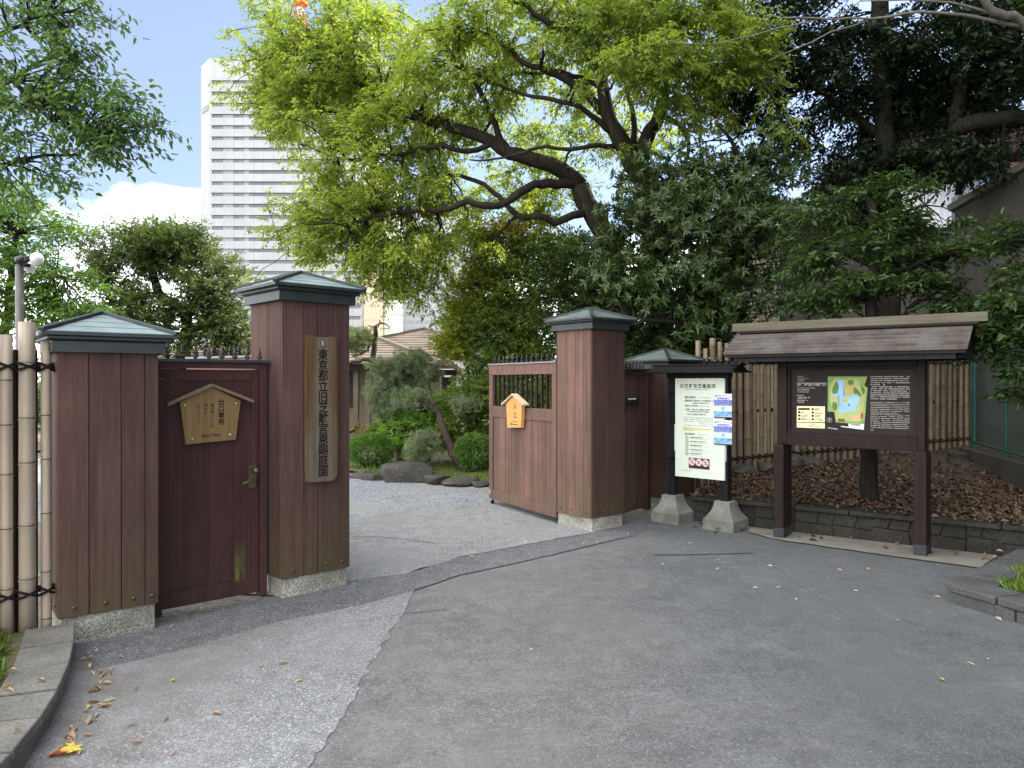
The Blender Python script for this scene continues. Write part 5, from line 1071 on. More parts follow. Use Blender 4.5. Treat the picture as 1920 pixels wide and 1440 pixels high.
def clipped(label, u, v, Y, ru, rv, seed, leaf=L_CLIP, nl=9000):
    r = np.random.default_rng(seed); c = at(u, v, Y); rx, rz = ru*Y/FP, rv*Y/FP; ry = rx*.9
    t = thing('clipped_shrub', label, 'shrub', (c[0], c[1], .05), 0, 'clipped round shrubs in the garden'); 
    d = norm(r.normal(size=(nl, 3))); d[:, 2] = np.abs(d[:, 2])*np.where(r.random(nl) < .72, 1, -1); lump = 1 + .07*np.sin(5*d[:, 0]+seed)*np.cos(4*d[:, 1]+1)+.05*np.sin(9*d[:, 2]+seed)+.04*np.sin(13*d[:, 0]+7*d[:, 2])
    k = (lump*(1-.30*r.random(nl)**2.2))[:, None]; P = c + d*np.array([rx, ry, rz])*k; V, F = leaf_quad(P, d+r.normal(0, .7, (nl, 3)), r.normal(0, 1, (nl, 3))+d, .04*(.7+.6*r.random(nl)), .020*(.7+.6*r.random(nl)))
    link('foliage', np_mesh('foliage', V-np.array(t.location), F), leaf, t, local=True)
    mb = MB()
    for i in range(16):
        a = r.random()*6.28; q = r.random()**.5*.8; e = c+np.array([rx*q*math.cos(a), ry*q*math.sin(a), rz*.5*(1-q)]); b = np.array([c[0]+.15*rx*math.cos(a), c[1]+.15*ry*math.sin(a), .0]); mb.tube([b, (b+e)/2+r.normal(0, .03, 3), e], [.014, .010, .004], 5)
    mb.build('stems', BARK_DK, t, smooth=True); return t
clipped('broad clipped mound shrub directly right of the tall plaque pillar', 694, 843, 14.4, 46, 29, 1)
clipped('small clipped mound shrub just behind the broad clipped mound', 712, 812, 16.2, 24, 17, 2, nl=5000)
clipped('globe clipped shrub beside the left end of the open gate leaf', 890, 846, 13.7, 38, 34, 3)

# --- pines with needle tufts
def pine(label, base, limbs, pads, seed, nneed=34):
    T = Tree('pine_tree', label, 'tree', base, BARK_PINE, L_PINE, seed); r = T.r
    for px, r0, r1 in limbs: T.limb_px(px, r0, r1, jit=.02)
    for q in pads: T.blob_px(*q)
    C = np.array(T.cl); nodes = np.array(T.nodes); rad = np.array(T.rad); Ps, Ds = [], []
    for i in np.argsort([np.min(np.linalg.norm(nodes-c, axis=1)) for c in C]):
        c = C[i]; k = int(np.argmin(np.linalg.norm(nodes-c, axis=1))); a = nodes[k]; L = np.linalg.norm(c-a)
        if L > .04:
            n = 5; mid = (a+c)/2+r.normal(0, .12*L, 3); tt = np.linspace(0, 1, n)[:, None]; P = (1-tt)**2*a+2*tt*(1-tt)*mid+tt**2*c; rr_ = np.linspace(min(rad[k]*.6, .006+.012*L), .005, n); T.mb.tube(P, rr_, 5, cap=False); nodes = np.vstack([nodes, P[1:]]); rad = np.concatenate([rad, rr_[1:]])
        for _ in range(5):
            p = c+r.normal(0, .05, 3); ax = norm(r.normal(0, .6, 3)+np.array([0, 0, .75])); d = norm(norm(r.normal(size=(nneed, 3)))*.85+ax*.8); Ps.append(np.repeat(p[None]+0, nneed, 0)+ax*r.random((nneed, 1))*.05); Ds.append(d)
    P = np.vstack(Ps); D = np.vstack(Ds); n = len(P); V, F = leaf_quad(P, D, r.normal(size=(n, 3)), .115*(.7+.5*r.random(n)), np.full(n, .0075), .05)
    T.mb.build('trunk', BARK_PINE, T.t, smooth=True); link('needles', np_mesh('needles', V-np.array(T.t.location), F), L_PINE, T.t, local=True); return T
pine('small garden pine with a bent forked trunk right behind the big rock', tuple(np.append(G(752, 868)[0:2], 0)*np.array([1, 1, 0])+np.array([0, 0, .05])),
     [([(752, 870, 15.4), (750, 845, 15.4), (742, 820, 15.3), (728, 795, 15.2), (716, 768, 15.2), (720, 730, 15.1)], .10, .05), ([(748, 838, 15.4), (756, 812, 15.4), (758, 790, 15.4)], .085, .05), ([(720, 740, 15.1), (750, 715, 15), (780, 700, 15), (800, 690, 15)], .05, .02), ([(720, 735, 15.1), (700, 715, 15), (690, 700, 15)], .04, .02)],
     [(712, 735, 15, 26, 22, .5, 34), (740, 700, 15, 36, 18, .5, 44), (775, 682, 15, 40, 18, .5, 46), (750, 760, 14.8, 40, 18, .4, 26), (725, 690, 15, 34, 16, .4, 26), (800, 705, 15, 26, 14, .4, 20), (725, 765, 15, 30, 16, .4, 26), (748, 830, 15, 14, 10, .3, 6), (770, 730, 15.2, 30, 14, .4, 16)], 31)
pine('leaning pine whose crooked dark trunk rises left from the rock edging', (-.77, 13.75, .05),
     [([(884, 892, 13.75), (865, 868, 13.8), (850, 850, 13.85), (838, 825, 13.9), (832, 800, 13.9), (822, 780, 14), (810, 765, 14), (798, 752, 14), (775, 745, 14)], .105, .04), ([(808, 763, 14), (820, 750, 14), (850, 745, 14), (880, 742, 14)], .03, .012), ([(838, 825, 13.9), (815, 830, 13.8), (795, 838, 13.7)], .03, .012), ([(815, 772, 14), (812, 745, 14), (808, 735, 14)], .02, .01)],
     [(870, 765, 13.9, 30, 12, .4, 18), (795, 835, 13.8, 28, 20, .4, 28), (770, 750, 14, 30, 14, .4, 22), (780, 850, 13.7, 22, 12, .3, 10)], 32)
pine('upright pine with coiled bare twigs on top, seen just right of the plaque pillar', (-3.4, 17.5, .05),
     [([(699, 760, 17.5), (698, 690, 17.5), (700, 655, 17.5), (703, 625, 17.5), (702, 612, 17.5)], .10, .05), ([(699, 686, 17.5), (690, 675, 17.3), (670, 677, 17.2), (650, 684, 17)], .06, .03), ([(702, 640, 17.5), (690, 650, 17.4), (688, 660, 17.3), (675, 665, 17.3), (660, 668, 17.3)], .03, .015), ([(702, 614, 17.5), (715, 606, 17.5), (728, 610, 17.5), (731, 617, 17.5)], .02, .008), ([(702, 614, 17.5), (709, 610, 17.5), (716, 603, 17.5), (728, 613, 17.5), (712, 617, 17.5)], .018, .008), ([(702, 614, 17.5), (692, 610, 17.5), (682, 612, 17.5)], .018, .008)],
     [(678, 635, 17.4, 22, 18, .5, 26), (668, 655, 17.3, 18, 14, .4, 16), (655, 640, 17.2, 20, 20, .4, 14)], 33)

# --- rocks edging the garden
def rock(label, px_c, w, d, h, seed, flat=False):
    x, y = px_c; r = np.random.default_rng(seed); b = bmesh.new(); bmesh.ops.create_icosphere(b, subdivisions=4, radius=1)
    ph = r.random((6, 3))*6.28; fr = r.normal(0, 1.4, (6, 3)); cut = norm(r.normal(size=(16, 3))); cd = .56+.26*r.random(16); cut[0] = (0, 0, 1); cd[0] = .62
    for v in b.verts:
        p = np.array(v.co)
        for c_, q in zip(cut, cd):
            k = p@c_-q
            if k > 0: p = p-c_*k*.97
        p = p*(1+.035*sum(math.sin(fr[i]@p*(2+2*i)+ph[i, 0])/(1+.5*i) for i in range(6))); v.co = (p[0]*w/2*1.2, p[1]*d/2*1.2, p[2]*h*.95+h*.28)
    me = bpy.data.meshes.new('garden_rock'); b.to_mesh(me); b.free()
    o = link('garden_rock', me, ROCK, smooth=True); o.location = (x, y, 0.0); o.rotation_euler = (0, 0, r.uniform(-.3, .3)); return tag(o, label, 'rock', 'rocks edging the garden bed')
rock('big dark squarish boulder standing at the gravel edge', (-1.82, 12.75), .80, .55, .36, 1)
rock('low flat edging rock at the left end of the row, near the plaque pillar', (-2.62, 13.25), .55, .4, .12, 2)
rock('second low flat rock, just left of the big boulder', (-2.42, 12.95), .45, .35, .11, 3)
rock('wedge shaped low rock touching the big boulder on its right', (-1.22, 12.45), .50, .4, .17, 4)
rock('long flat rock under the leaning pine trunk', (-.88, 12.25), .62, .42, .13, 5)
rock('thin flat rock tucked beside the open gate leaf', (-.50, 12.2), .45, .4, .09, 6)

# --- leaf litter, grass and single fallen leaves
r = np.random.default_rng(77); n = 9500; P = []
while len(P) < n:
    s_ = r.random()*WL; d_ = abs(r.normal(0, 1.0))*1.6+.05; p = wl0+wd*s_+np.array((-wd[1], wd[0]))*(d_+.15)
    if p[0] > 7.4 or p[1] > 11.6 or (s_ < 2.9 and r.random() < .68): continue
    P.append((p[0], p[1], bedz(*p)+r.random()*.035))
for k in range(170):      # strays on the coping and the pad in front
    s_ = r.random()*WL; d_ = r.uniform(-.02, .20) if k < 110 else -abs(r.normal(.05, .25))-.05; p = wl0+wd*s_+np.array((-wd[1], wd[0]))*d_; P.append((p[0], p[1], .310 if k < 110 else .016))
n = len(P); P = np.array(P); D = r.normal(size=(n, 3)); D[:, 2] *= .35; U = np.array([0, 0, 1.])+r.normal(0, .5, (n, 3)); V, F = leaf_mesh(P, D, U, .075*(.6+.7*r.random(n)), .036*(.6+.7*r.random(n)), .5, .25)
tag(link('leaf_litter', np_mesh('leaf_litter', V, F), L_LITTER), 'thick carpet of dry brown leaves on the bed behind the low stone wall', 'leaf litter', kind='stuff')
def grass(name, label, pts, hmin, hmax, seed, lean=.5):
    r = np.random.default_rng(seed); P = np.array(pts); n = len(P); D = np.array([0, 0, 1.])+r.normal(0, lean, (n, 3)); D[:, 2] = np.abs(D[:, 2])+.3
    V, F = leaf_mesh(P, D, r.normal(size=(n, 3)), r.uniform(hmin, hmax, n), r.uniform(.0022, .0042, n), .1, .35)
    tag(link(name, np_mesh(name, V, F), L_GRASS), label, 'grass', kind='stuff')
def inpoly(p, poly):
    c = False; j = len(poly)-1
    for i in range(len(poly)):
        if (poly[i][1] > p[1]) != (poly[j][1] > p[1]) and p[0] < (poly[j][0]-poly[i][0])*(p[1]-poly[i][1])/(poly[j][1]-poly[i][1])+poly[i][0]: c = not c
        j = i
    return c
def fill(poly, n, z, seed, clump=0.0):
    r = np.random.default_rng(seed); A = np.array(poly); o_ = []
    while len(o_) < n:
        p = A.min(0)+r.random(2)*(A.max(0)-A.min(0))
        if inpoly(p, poly) and (not clump or math.sin(p[0]*9)+math.cos(p[1]*8+p[0]*3) > r.normal(-.3, clump)): o_.append((p[0], p[1], z))
    return o_
grass('grass', 'rough green grass between the stone kerb and the pale bamboo fence', fill([(-3.07, 4.64), (-2.90, 4.22), (-2.68, 3.9), (-2.55, 3.5), (-2.42, 3.0), (-4.0, 2.6), (-4.6, 3.4), (-3.4, 4.5)], 16000, .118, 1, .6), .03, .10, 1, .8)
grass('grass', 'bright green grass tuft inside the dark stone kerb at the right edge', fill([(3.74, 5.72), (3.88, 5.3), (4.3, 4.6), (6, 4.6), (6, 6.6), (4.75, 6.62), (4.1, 6.1)], 12000, .11, 2, .8), .05, .12, 2, .6)
grass('moss_patch', 'patchy moss and low grass around the garden rocks', fill([(-2.6, 13.3), (-1.6, 13.0), (-.6, 12.5), (.2, 12.6), (.2, 15), (-4, 16)], 5200, .05, 3, .5), .03, .09, 3, .8)
LEAFN = [0]
def fallen(u, v, z, mat, size, seed, label=None, group='fallen leaves scattered over the paving', shape='leaf'):
    r = np.random.default_rng(seed); x, y = G(u, v, z); a = r.random()*6.28
    if shape == 'maple':
        pts = []; 
        for k in range(14):
            an = 2*math.pi*k/14; rad = size*(.58 if k % 2 else .46)*(1.2 if k in (1, 3, 5, 13, 11) else .85); pts.append((rad*math.cos(an+a), rad*math.sin(an+a)))
        mb = MB(); vs = [(0, 0, .022)]+[(px, py, .008+.018*r.random()) for px, py in pts]; mb.add(vs, [(0, 1+k, 1+(k+1) % 14) for k in range(14)]); mb.tube([(0, 0, .02), (-size*.5*math.cos(a), -size*.5*math.sin(a), .008)], .0015, 4)
        o = mb.build('fallen_leaf', mat)
    else:
        V, F = leaf_mesh(np.array([[0, 0, .006]]), np.array([[math.cos(a), math.sin(a), r.uniform(.0, .25)]]), np.array([[r.normal(0, .3), r.normal(0, .3), 1.]]), np.array([size*r.uniform(.6, 1.0)]), np.array([size*r.uniform(.22, .42)]), r.uniform(.25, .7), r.uniform(-.1, .35))
        V[:, 2] -= V[:, 2].min()-.0015; o = link('fallen_leaf', np_mesh('fallen_leaf', V, F), mat)
    o.location = (x, y, z+.0045); return tag(o, label, 'leaf', group)
lab_t = 'small dry tan leaf lying curled on the grey paving'; lab_y = 'small pale yellow leaf lying on the grey paving'
i = 500
for u, v in ((1001, 1049), (1412, 1105), (1552, 1088), (1580, 1071), (1625, 1072), (1600, 1109), (1495, 1128), (1685, 1166), (1760, 1276), (1830, 1250), (1000, 1221), (1290, 1020), (1545, 1012), (1245, 1060), (1210, 1044), (1180, 1003), (900, 1010), (910, 985), (960, 990), (985, 1020), (1005, 960), (950, 972), (1040, 1012), (880, 1045), (1093, 1022), (1120, 1018), (1325, 1040), (1350, 1070), (1440, 1062), (553, 1283), (330, 1278), (486, 1250), (880, 955), (930, 962), (1350, 1052)):
    fallen(u, v, 0, L_FALLY, .052, i, lab_y); i += 1
for u, v in ((1455, 1103), (1855, 1240), (1765, 1123), (1279, 1023), (523, 1248), (249, 1300), (315, 1348), (398, 1342), (232, 1236), (205, 1262), (316, 1180), (606, 1112), (235, 1367), (315, 1422), (245, 1400), (1880, 1166), (640, 940)):
    fallen(u, v, 0, L_FALL, .058, i, lab_t); i += 1
r = np.random.default_rng(9)
for k in range(34):      # swept together along the kerb
    f = r.random(); u = np.interp(f, [0, .25, .5, .75, 1], [158, 172, 160, 128, 108]) + abs(r.normal(0, 22)); v = np.interp(f, [0, 1], [1222, 1425])+r.normal(0, 6)
    fallen(u, v, 0, L_FALL if r.random() < .75 else L_FALLY, r.uniform(.05, .085), 700+k, 'dry leaf swept against the foot of the left kerb', 'dry leaves gathered along the left kerb')
for k, (u, v) in enumerate(((68, 1278), (25, 1290), (20, 1378), (10, 1300), (12, 1262))): fallen(u, v, .157, L_FALL, .07, 760+k, 'dry curled leaf lying on top of the left stone kerb', 'dry leaves on top of the left kerb')
for k, (u, v) in enumerate(((1806, 1030), (1882, 1036), (1862, 1047))): fallen(u, v, .015 if k == 0 else .147, L_FALL, .075, 780+k, 'orange tan leaf on the concrete and kerb right of the map board', 'leaves right of the map board')
fallen(130, 1413, 0, L_BRIGHTY, .085, 801, 'bright yellow lobed leaf near the bottom left corner', None, 'maple')
fallen(84, 1422, 0, L_REDLEAF, .12, 802, 'single red leaf beside the bright yellow lobed leaf', None)
for k in range(60):
    u, v = r.uniform(700, 915), r.uniform(905, 955); fallen(u, v, 0, L_FALLY if r.random() < .5 else L_FALL, .055, 820+k, 'pale fallen leaf on the gravel by the garden rocks', 'fallen leaves on the gravel')

# ================================================================== BACKGROUND
def facade(name, c1, c2, pitch, hp=None, rough=.55):
    n = N(name); co = n.coord(); xyz = n.sepz(co); f = n.noise(co, .08, 4)
    c = n.mix(n.mr(f, .35, .65), c1, c2)
    def lines(v, p, w): 
        m = n.math('ABSOLUTE', n.math('SUBTRACT', n.math('FRACT', n.math('DIVIDE', v, p)), .5)); return n.mr(m, w, w+.02)
    k = lines(n.math('ADD', xyz[0], xyz[1]), pitch, .03)
    if hp: k = n.math('MULTIPLY', k, lines(xyz[2], hp, .03))
    c = n.mix(k, tuple(x*.88 for x in c1), c); return n.fin(c, rough, .3)
def glassmat(name, c1, c2, c3):
    n = N(name); i = n.island(); c = n.mix(n.mr(i, 0, .8), c1, c2); c = n.mix(n.mr(i, .86, .9), c, c3); return n.fin(c, .12, .5)
GLASS = glassmat('office_window_glass', (.085, .095, .115), (.135, .15, .175), (.27, .28, .29))
GLASS_P = glassmat('pale_window_glass', (.30, .34, .40), (.42, .46, .52), (.24, .50, .66))
def px2m(Y): return Y/FP
# white slab office tower with continuous window bands
Y = 250.0; k = Y/FP; X0, X1 = (393-960)*k, (681-960)*k; xc = (367-960)*k; ztop = CH+(HV-110)*k
t = thing('office_tower', 'white high rise office tower with long dark window bands behind the trees', 'building', (X0, Y, 0))
wm = facade('white_tower_panels', (.37, .372, .378), (.42, .422, .425), 3.3)
W_ = X1-X0; dch = (393-367)*k
bands = [CH+(HV-(150+21.0*i))*k for i in range(29)]; bh = 8.3*k
mb = MB(); prev = ztop
for zb_ in bands:
    if zb_-bh < 2: break
    mb.box(0, W_, 0, 3, zb_, prev); prev = zb_-bh
mb.box(0, W_, 0, 3, 0, prev); mb.box(0, .9, .02, 3, 0, ztop-.02); mb.box(W_-.9, W_, .02, 3, 0, ztop-.02)
mb.box(.2, W_, 3, 34, 0, ztop-.2)
for zb_ in bands[:-1]: mb.box(.3, W_-.3, -.18, -.01, zb_-.30, zb_)       # shading ledges
mb.build('wall', wm, t, local=True)
mb = MB(); mb.hexa([(-dch, dch, 0), (-.02, .05, 0), (-.02, 34, 0), (-dch, 34, 0), (-dch, dch, ztop-.9), (-.02, .05, ztop), (-.02, 34, ztop), (-dch, 34, ztop-.9)]); mb.build('wall', facade('shade_toned_side_panels', (.32, .327, .34), (.36, .367, .38), 2.4, 3.75), t, local=True)  # left facet's shade put into a darker, bluer panel colour
for zb_ in bands:
    if zb_-bh < 2: break
    mb = MB(); x = .95; rr = random.Random(int(zb_*10))
    while x < W_-1:
        w = min(1.75, W_-.95-x); mb.box(x, x+w-.12, .40, .45, zb_-bh, zb_); x += 1.75
    mb.box(.95, W_-.95, .451, .6, zb_-bh, zb_)
    mb.build('window_band', GLASS, t, local=True)
for i in range(3):
    f = .25+.25*i; x = -dch*(1-f); y = dch*(1-f); z = CH+(HV-201)*k; MB().hexa([(x-.55, y+.30, z-.9), (x+.55, y-.80, z-.9), (x+.55, y-.5, z-.9), (x-.55, y+.6, z-.9), (x-.55, y+.30, z+1), (x+.55, y-.80, z+1), (x+.55, y-.5, z+1), (x-.55, y+.6, z+1)]).build('louvre', GLASS, t, local=True)
# peach block right of it
Y = 235.0; k = Y/FP; X0, X1 = (682-960)*k, (718-960)*k
t = thing('peach_tower', 'narrow peach tiled tower block at the right edge of the white office tower', 'building', (X0, Y, 0))
z1 = CH+(HV-330)*k
MB().box(0, X1-X0, 0, 20, 0, z1).build('wall', facade('peach_tiles', (.56, .42, .29), (.64, .50, .36), 1.5, 6), t, local=True)
mb = MB(); mb.box(X1-X0+.05, (737-960)*k-X0, 1.0, 21, 0, z1-1); st = mb.build('stair_tower', plain('cream_white_wall', (.62, .62, .49), .7, var=.03), t, local=True)
for i in range(16):
    MB().box((727-960)*k-X0, (728.6-960)*k-X0, .9, .98, 8+i*3.2, 8.9+i*3.2).build('window', GLASS, t, local=True)
# pale hotel/office with rows of windows
Y = 300.0; k = Y/FP; X0, X1 = (737-960)*k, (905-960)*k; ztop = CH+(HV-400)*k
t = thing('pale_office_block', 'broad pale grey office block with rows of faint windows above the pavilion roof', 'building', (X0, Y, 0))
mw = MB(); mw.box(0, X1-X0, 0, 20, 0, ztop)
for i in range(20):
    z = 10+3.0*i
    if z > ztop-3: break
    MB().box(1.2, X1-X0-1.2, -.06, -.004, z, z+1.35).build('window_row', GLASS_P, t, local=True)
    x = 1.1
    while x < X1-X0-1.1:
        mw.box(x, x+1.05, -.14, -.002, z-.05, z+1.4)
        for q in range(4): mw.box(x+1.05+.52*(q+1)-.06, x+1.05+.52*(q+1)+.06, -.10, -.061, z, z+1.35)
        x += 3.6
mw.build('wall', facade('pale_grey_wall', (.50, .51, .53), (.57, .575, .59), 3.4, 3.0), t, local=True)
# broadcast tower tip
Y = 700.0; k = Y/FP; cx = (564-960)*k
RED = plain('tower_red_paint', (.62, .055, .035), .6, var=.05); WH = plain('tower_white_paint', (.78, .78, .78), .6, var=.05)
t = thing('broadcast_tower', 'red and white broadcast tower tip peeking over the tree crown at the top', 'tower', (cx, Y, 0))
zt_ = CH+(HV-14)*k
mb = MB(); 
for sx, sy in ((-1, -1), (1, -1), (1, 1), (-1, 1)):
    for z0, z1, a, b in ((0, 120, 40, 14), (120, 250, 14, 6.5), (250, zt_-6, 6.5, 3.6)): mb.beam((sx*a, sy*a, z0), (sx*b, sy*b, z1), 2.2, 2.2, (0, 1, 0))
mb.build('lattice_legs', RED, t, local=True)
mb = MB()
for z, a in [(20+22*i, None) for i in range(15)]:
    a = np.interp(z, [0, 120, 250, zt_], [40, 14, 6.5, 3.6]); z2 = z+18; b = np.interp(z2, [0, 120, 250, zt_], [40, 14, 6.5, 3.6])
    for (p, q) in (((-1, -1), (1, -1)), ((1, -1), (1, 1)), ((1, 1), (-1, 1)), ((-1, 1), (-1, -1))): mb.beam((p[0]*a, p[1]*a, z), (q[0]*b, q[1]*b, z2), 1, 1, (0, 1, .3)); mb.beam((p[0]*a, p[1]*a, z), (q[0]*a, q[1]*a, z), 1, 1)
mb.build('lattice_bracing', WH, t, local=True)
mb = MB(); mb.lathe([(3.4, zt_-14), (3.2, zt_-1)], 12); mb.build('mast_neck', WH, t, smooth=False, local=True)
mb = MB(); mb.lathe([(3.6, zt_-1.2), (4.4, zt_), (6.6, zt_+1.6), (6.8, zt_+5), (5.6, zt_+6), (5.4, zt_+9), (3, zt_+10), (2.6, zt_+22), (1.2, zt_+24), (1.0, zt_+60)], 14); mb.build('observation_deck', RED, t, local=True)

# garden pavilion --------------------------------------------------
ROOFW = None
def roofmat():
    n = N('old_shingle_roof'); co = n.coord(); xyz = n.sepz(co); st = n.noise(n.coord(scale=(.7, .7, 16)), 1.0, 5); b = n.noise(co, 1.3, 4)
    c = n.mix(n.mr(st, .38, .62), (.095, .082, .072), (.20, .168, .14)); c = n.mix(n.mr(b, .46, .66, 0, .6), c, (.30, .19, .11)); c = n.mix(n.mr(st, .56, .66, 0, .85), c, (.055, .05, .046)); n.bump(st, .5, .02); return n.fin(c, .85, .2)
ROOFW = roofmat(); PLASTER = plain('beige_plaster', (.20, .165, .125), .85, .2, var=.15, sc=2)
Yp = 21.0
t = thing('garden_pavilion', 'low garden building with wide brown shingle hip roofs behind the pines', 'building', (-5.2, Yp, 0))
def hip(mbx, x0, x1, y0, y1, z0, rx0, rx1, ry, z1, nc=9):
    for k_ in range(nc):
        f0, f1 = k_/nc, min(1, (k_+1)/nc+.012); L = lambda f: (x0+(rx0-x0)*f, x1+(rx1-x1)*f, y0+(ry-y0)*f, y1+(ry-y1)*f)
        a, b = L(f0), L(f1); mbx.frus(a, z0+(z1-z0)*f0-.0, a, z0+(z1-z0)*f0+.035); mbx.frus(a, z0+(z1-z0)*f0+.035, b, z0+(z1-z0)*f1+.012)
def P_(u, v, Y): return at(u, v, Y)-np.array([-5.2, Yp, 0])
e0_ = P_(826, 680, 20.0); rt = P_(706, 633, 23.5)
mb = MB(); hip(mb, -6, e0_[0], e0_[1], 7.0, e0_[2]-.03, -2.5, rt[0], rt[1]+.2, rt[2], 11); mb.build('roof', ROOFW, t, local=True)
ap = P_(797, 617, 25.5); el = P_(640, 655, 24.0); er = P_(872, 650, 24.0)
mb = MB(); hip(mb, el[0]-1.5, er[0]+.3, el[1], 9.0, ap[2]-.95, ap[0]-.12, ap[0]+.12, ap[1], ap[2], 11); mb.build('roof', ROOFW, t, local=True)
mb = MB(); mb.beam((rt[0], rt[1]+.1, rt[2]+.02), (e0_[0]-.02, e0_[1]+.02, e0_[2]+.04), .16, .08); mb.beam((rt[0], rt[1]+.1, rt[2]+.02), (-2.6, rt[1]+.1, rt[2]+.02), .16, .08); mb.build('hip_ridge', OLDWOOD, t, local=True)
mb = MB()
for sx in (-1, 1): mb.beam((ap[0], ap[1], ap[2]+.03), (ap[0]+sx*3.0 if sx > 0 else el[0]-1.5, el[1], ap[2]-.92), .14, .07)
mb.build('hip_ridge', OLDWOOD, t, local=True)
ez = e0_[2]-.10
MB().box(-5.5, e0_[0]-.5, .6, 5.5, 0, ez).build('wall', PLASTER, t, local=True)
MB().box(-5.6, e0_[0]-.2, e0_[1]+.12, e0_[1]+.22, ez-.10, ez+.04).build('eave_beam', DARKWOOD, t, local=True)
for u in (668, 690, 735, 783, 797, 812):
    p = P_(u, 700, 20.4); MB().box(p[0]-.07, p[0]+.07, p[1]-.07, p[1]+.07, 0, ez-.1).build('post', OLDWOOD, t, bevel=.005, local=True)
for u0, u1 in ((640, 666), (692, 715), (740, 778), (786, 815)):
    a, b = P_(u0, 700, 21.4), P_(u1, 700, 21.4); MB().box(a[0], b[0], .55, .595, .95, ez-.12).build('window', plain('dark_opening', (.02, .018, .016), .5) if 'dark_opening' not in bpy.data.materials else bpy.data.materials['dark_opening'], t, local=True)
# little gabled garden gate next to it
Yg = 19.0; c = at(836, 720, Yg); t = thing('roofed_gate', 'small gabled wooden gate with a dark passage right of the pavilion', 'gate', (c[0], Yg, 0)); zg = CH+(HV-672)*Yg/FP; zs = CH+(HV-692)*Yg/FP
for sg in (-1, 1):
    mb = MB(); q = [(0, zg-.05), (0, zg+.02), (sg*.42, zs+.02), (sg*.42, zs-.04)]; mb.prism_y(q if sg < 0 else q[::-1], -.35, 1.2); mb.build('roof', ROOFW, t, local=True)
    mb = MB(); q = [(0, zg-.14), (0, zg-.055), (sg*.42, zs-.045), (sg*.42, zs-.12)]; mb.prism_y(q if sg < 0 else q[::-1], -.40, -.352); mb.build('gable_board', OLDWOOD, t, local=True)
    MB().box(sg*.22-.06, sg*.22+.06, -.2, -.08, 0, zs-.02).build('post', OLDWOOD, t, local=True)
MB().box(-.42, .42, -.22, -.06, zs-.16, zs-.021).build('cross_beam', DARKWOOD, t, local=True)
MB().box(-.16, .16, .6, .7, 0, zs-.2).build('door', bpy.data.materials['dark_opening'], t, local=True)  # dark panel stands for the unlit interior of the passage

# lamp post behind the left fence
Yl = 10.5; p = at(37, 600, Yl); t = thing('street_lamp', 'grey lamp post with two round white globes behind the pale bamboo fence', 'street lamp', (p[0], Yl, 0))
zt_ = CH+(HV-497)*Yl/FP; GREYM = plain('grey_painted_metal', (.12, .115, .105), .5, .4, .2); GLOBE = N('milky_globe'); GLOBE = GLOBE.fin((.74, .74, .72), .25, .5)
mb = MB(); mb.lathe([(.075, 0), (.075, 1.0), (.055, 1.05), (.052, zt_)], 10); mb.build('post', GREYM, t, smooth=True, local=True)
z1 = CH+(HV-490)*Yl/FP; mb = MB(); mb.tube([(0, 0, zt_-.05), (.05, -.02, z1), (.16, -.03, z1+.02)], .03, 8); mb.tube([(0, 0, zt_-.05), (-.02, .05, z1-.05), (.0, .12, z1-.02)], .03, 8); mb.lathe([(.06, 0), (.085, .04), (.085, .09), (.02, .12)], 10, (.03, 0, z1-.04)); mb.build('bracket', BLACKM, t, smooth=True, local=True)
for x, y, z in ((.265, -.03, z1+.03), (.0, .22, z1-.04)):
    mb = MB(); mb.ball((x, y, z), .088, 16, 12); mb.build('globe', GLOBE, t, smooth=True, local=True)
    mb = MB(); mb.lathe([(.06, -.02), (.07, .02)], 10, (x-.085 if x > .1 else x, y-(0 if x > .1 else .085), z)); mb.build('collar', BLACKM, t, local=True)

# right side: concrete walls, chain link, station hall -----------------
def wall_quad(name, mat, parent, a, b, z0, za, zb, th=.2):
    d = np.array([b[0]-a[0], b[1]-a[1]]); d /= np.linalg.norm(d); n_ = np.array((-d[1], d[0]))*th
    return MB().hexa([(a[0], a[1], z0), (b[0], b[1], z0), (b[0]+n_[0], b[1]+n_[1], z0), (a[0]+n_[0], a[1]+n_[1], z0), (a[0], a[1], za), (b[0], b[1], zb), (b[0]+n_[0], b[1]+n_[1], zb), (a[0]+n_[0], a[1]+n_[1], za)]).build(name, mat, parent)
t = thing('concrete_wall', 'tall tan concrete wall standing behind the long bamboo fence', 'wall', (4.6, 14.5, 0))
for i in range(5):      # panels with open joints
    x0, x1 = 4.62+1.45*i, 4.62+1.45*(i+1)-.02; wall_quad('wall_panel', CONC_WALL, t, (x0, 14.5), (x1, 14.5), 0, 4.55, 4.55)
MB().box(4.5, 12, 14.44, 14.76, 4.552, 4.68).build('coping', CONC_DK, t)
p = at(1440, 600, 13.6); t = thing('concrete_pier', 'cream painted concrete pier catching light at the left end of the tan wall', 'pier', (p[0], 13.6, 0))
mb = MB(); a, b = at(1418, 600, 13.6), at(1462, 600, 13.6); zt_ = CH+(HV-470)*13.6/FP; mb.hexa([(a[0], 13.6, 0), (b[0], 13.6, 0), (b[0], 14.1, 0), (a[0], 14.1, 0), (a[0]+.06, 13.6, zt_), (b[0], 13.6, zt_+.2), (b[0], 14.1, zt_+.2), (a[0]+.06, 14.1, zt_)]); mb.build('pier_shaft', plain('cream_concrete', (.55, .50, .36), .8), t)
MB().box(b[0]+.01, b[0]+.10, 13.56, 13.7, 0, zt_+.2).build('corner_post', BLACKM, t)
t = thing('sloping_wall', 'dark concrete stair wall with a sloping top at the right edge', 'wall', (7.3, 12.4, 0))
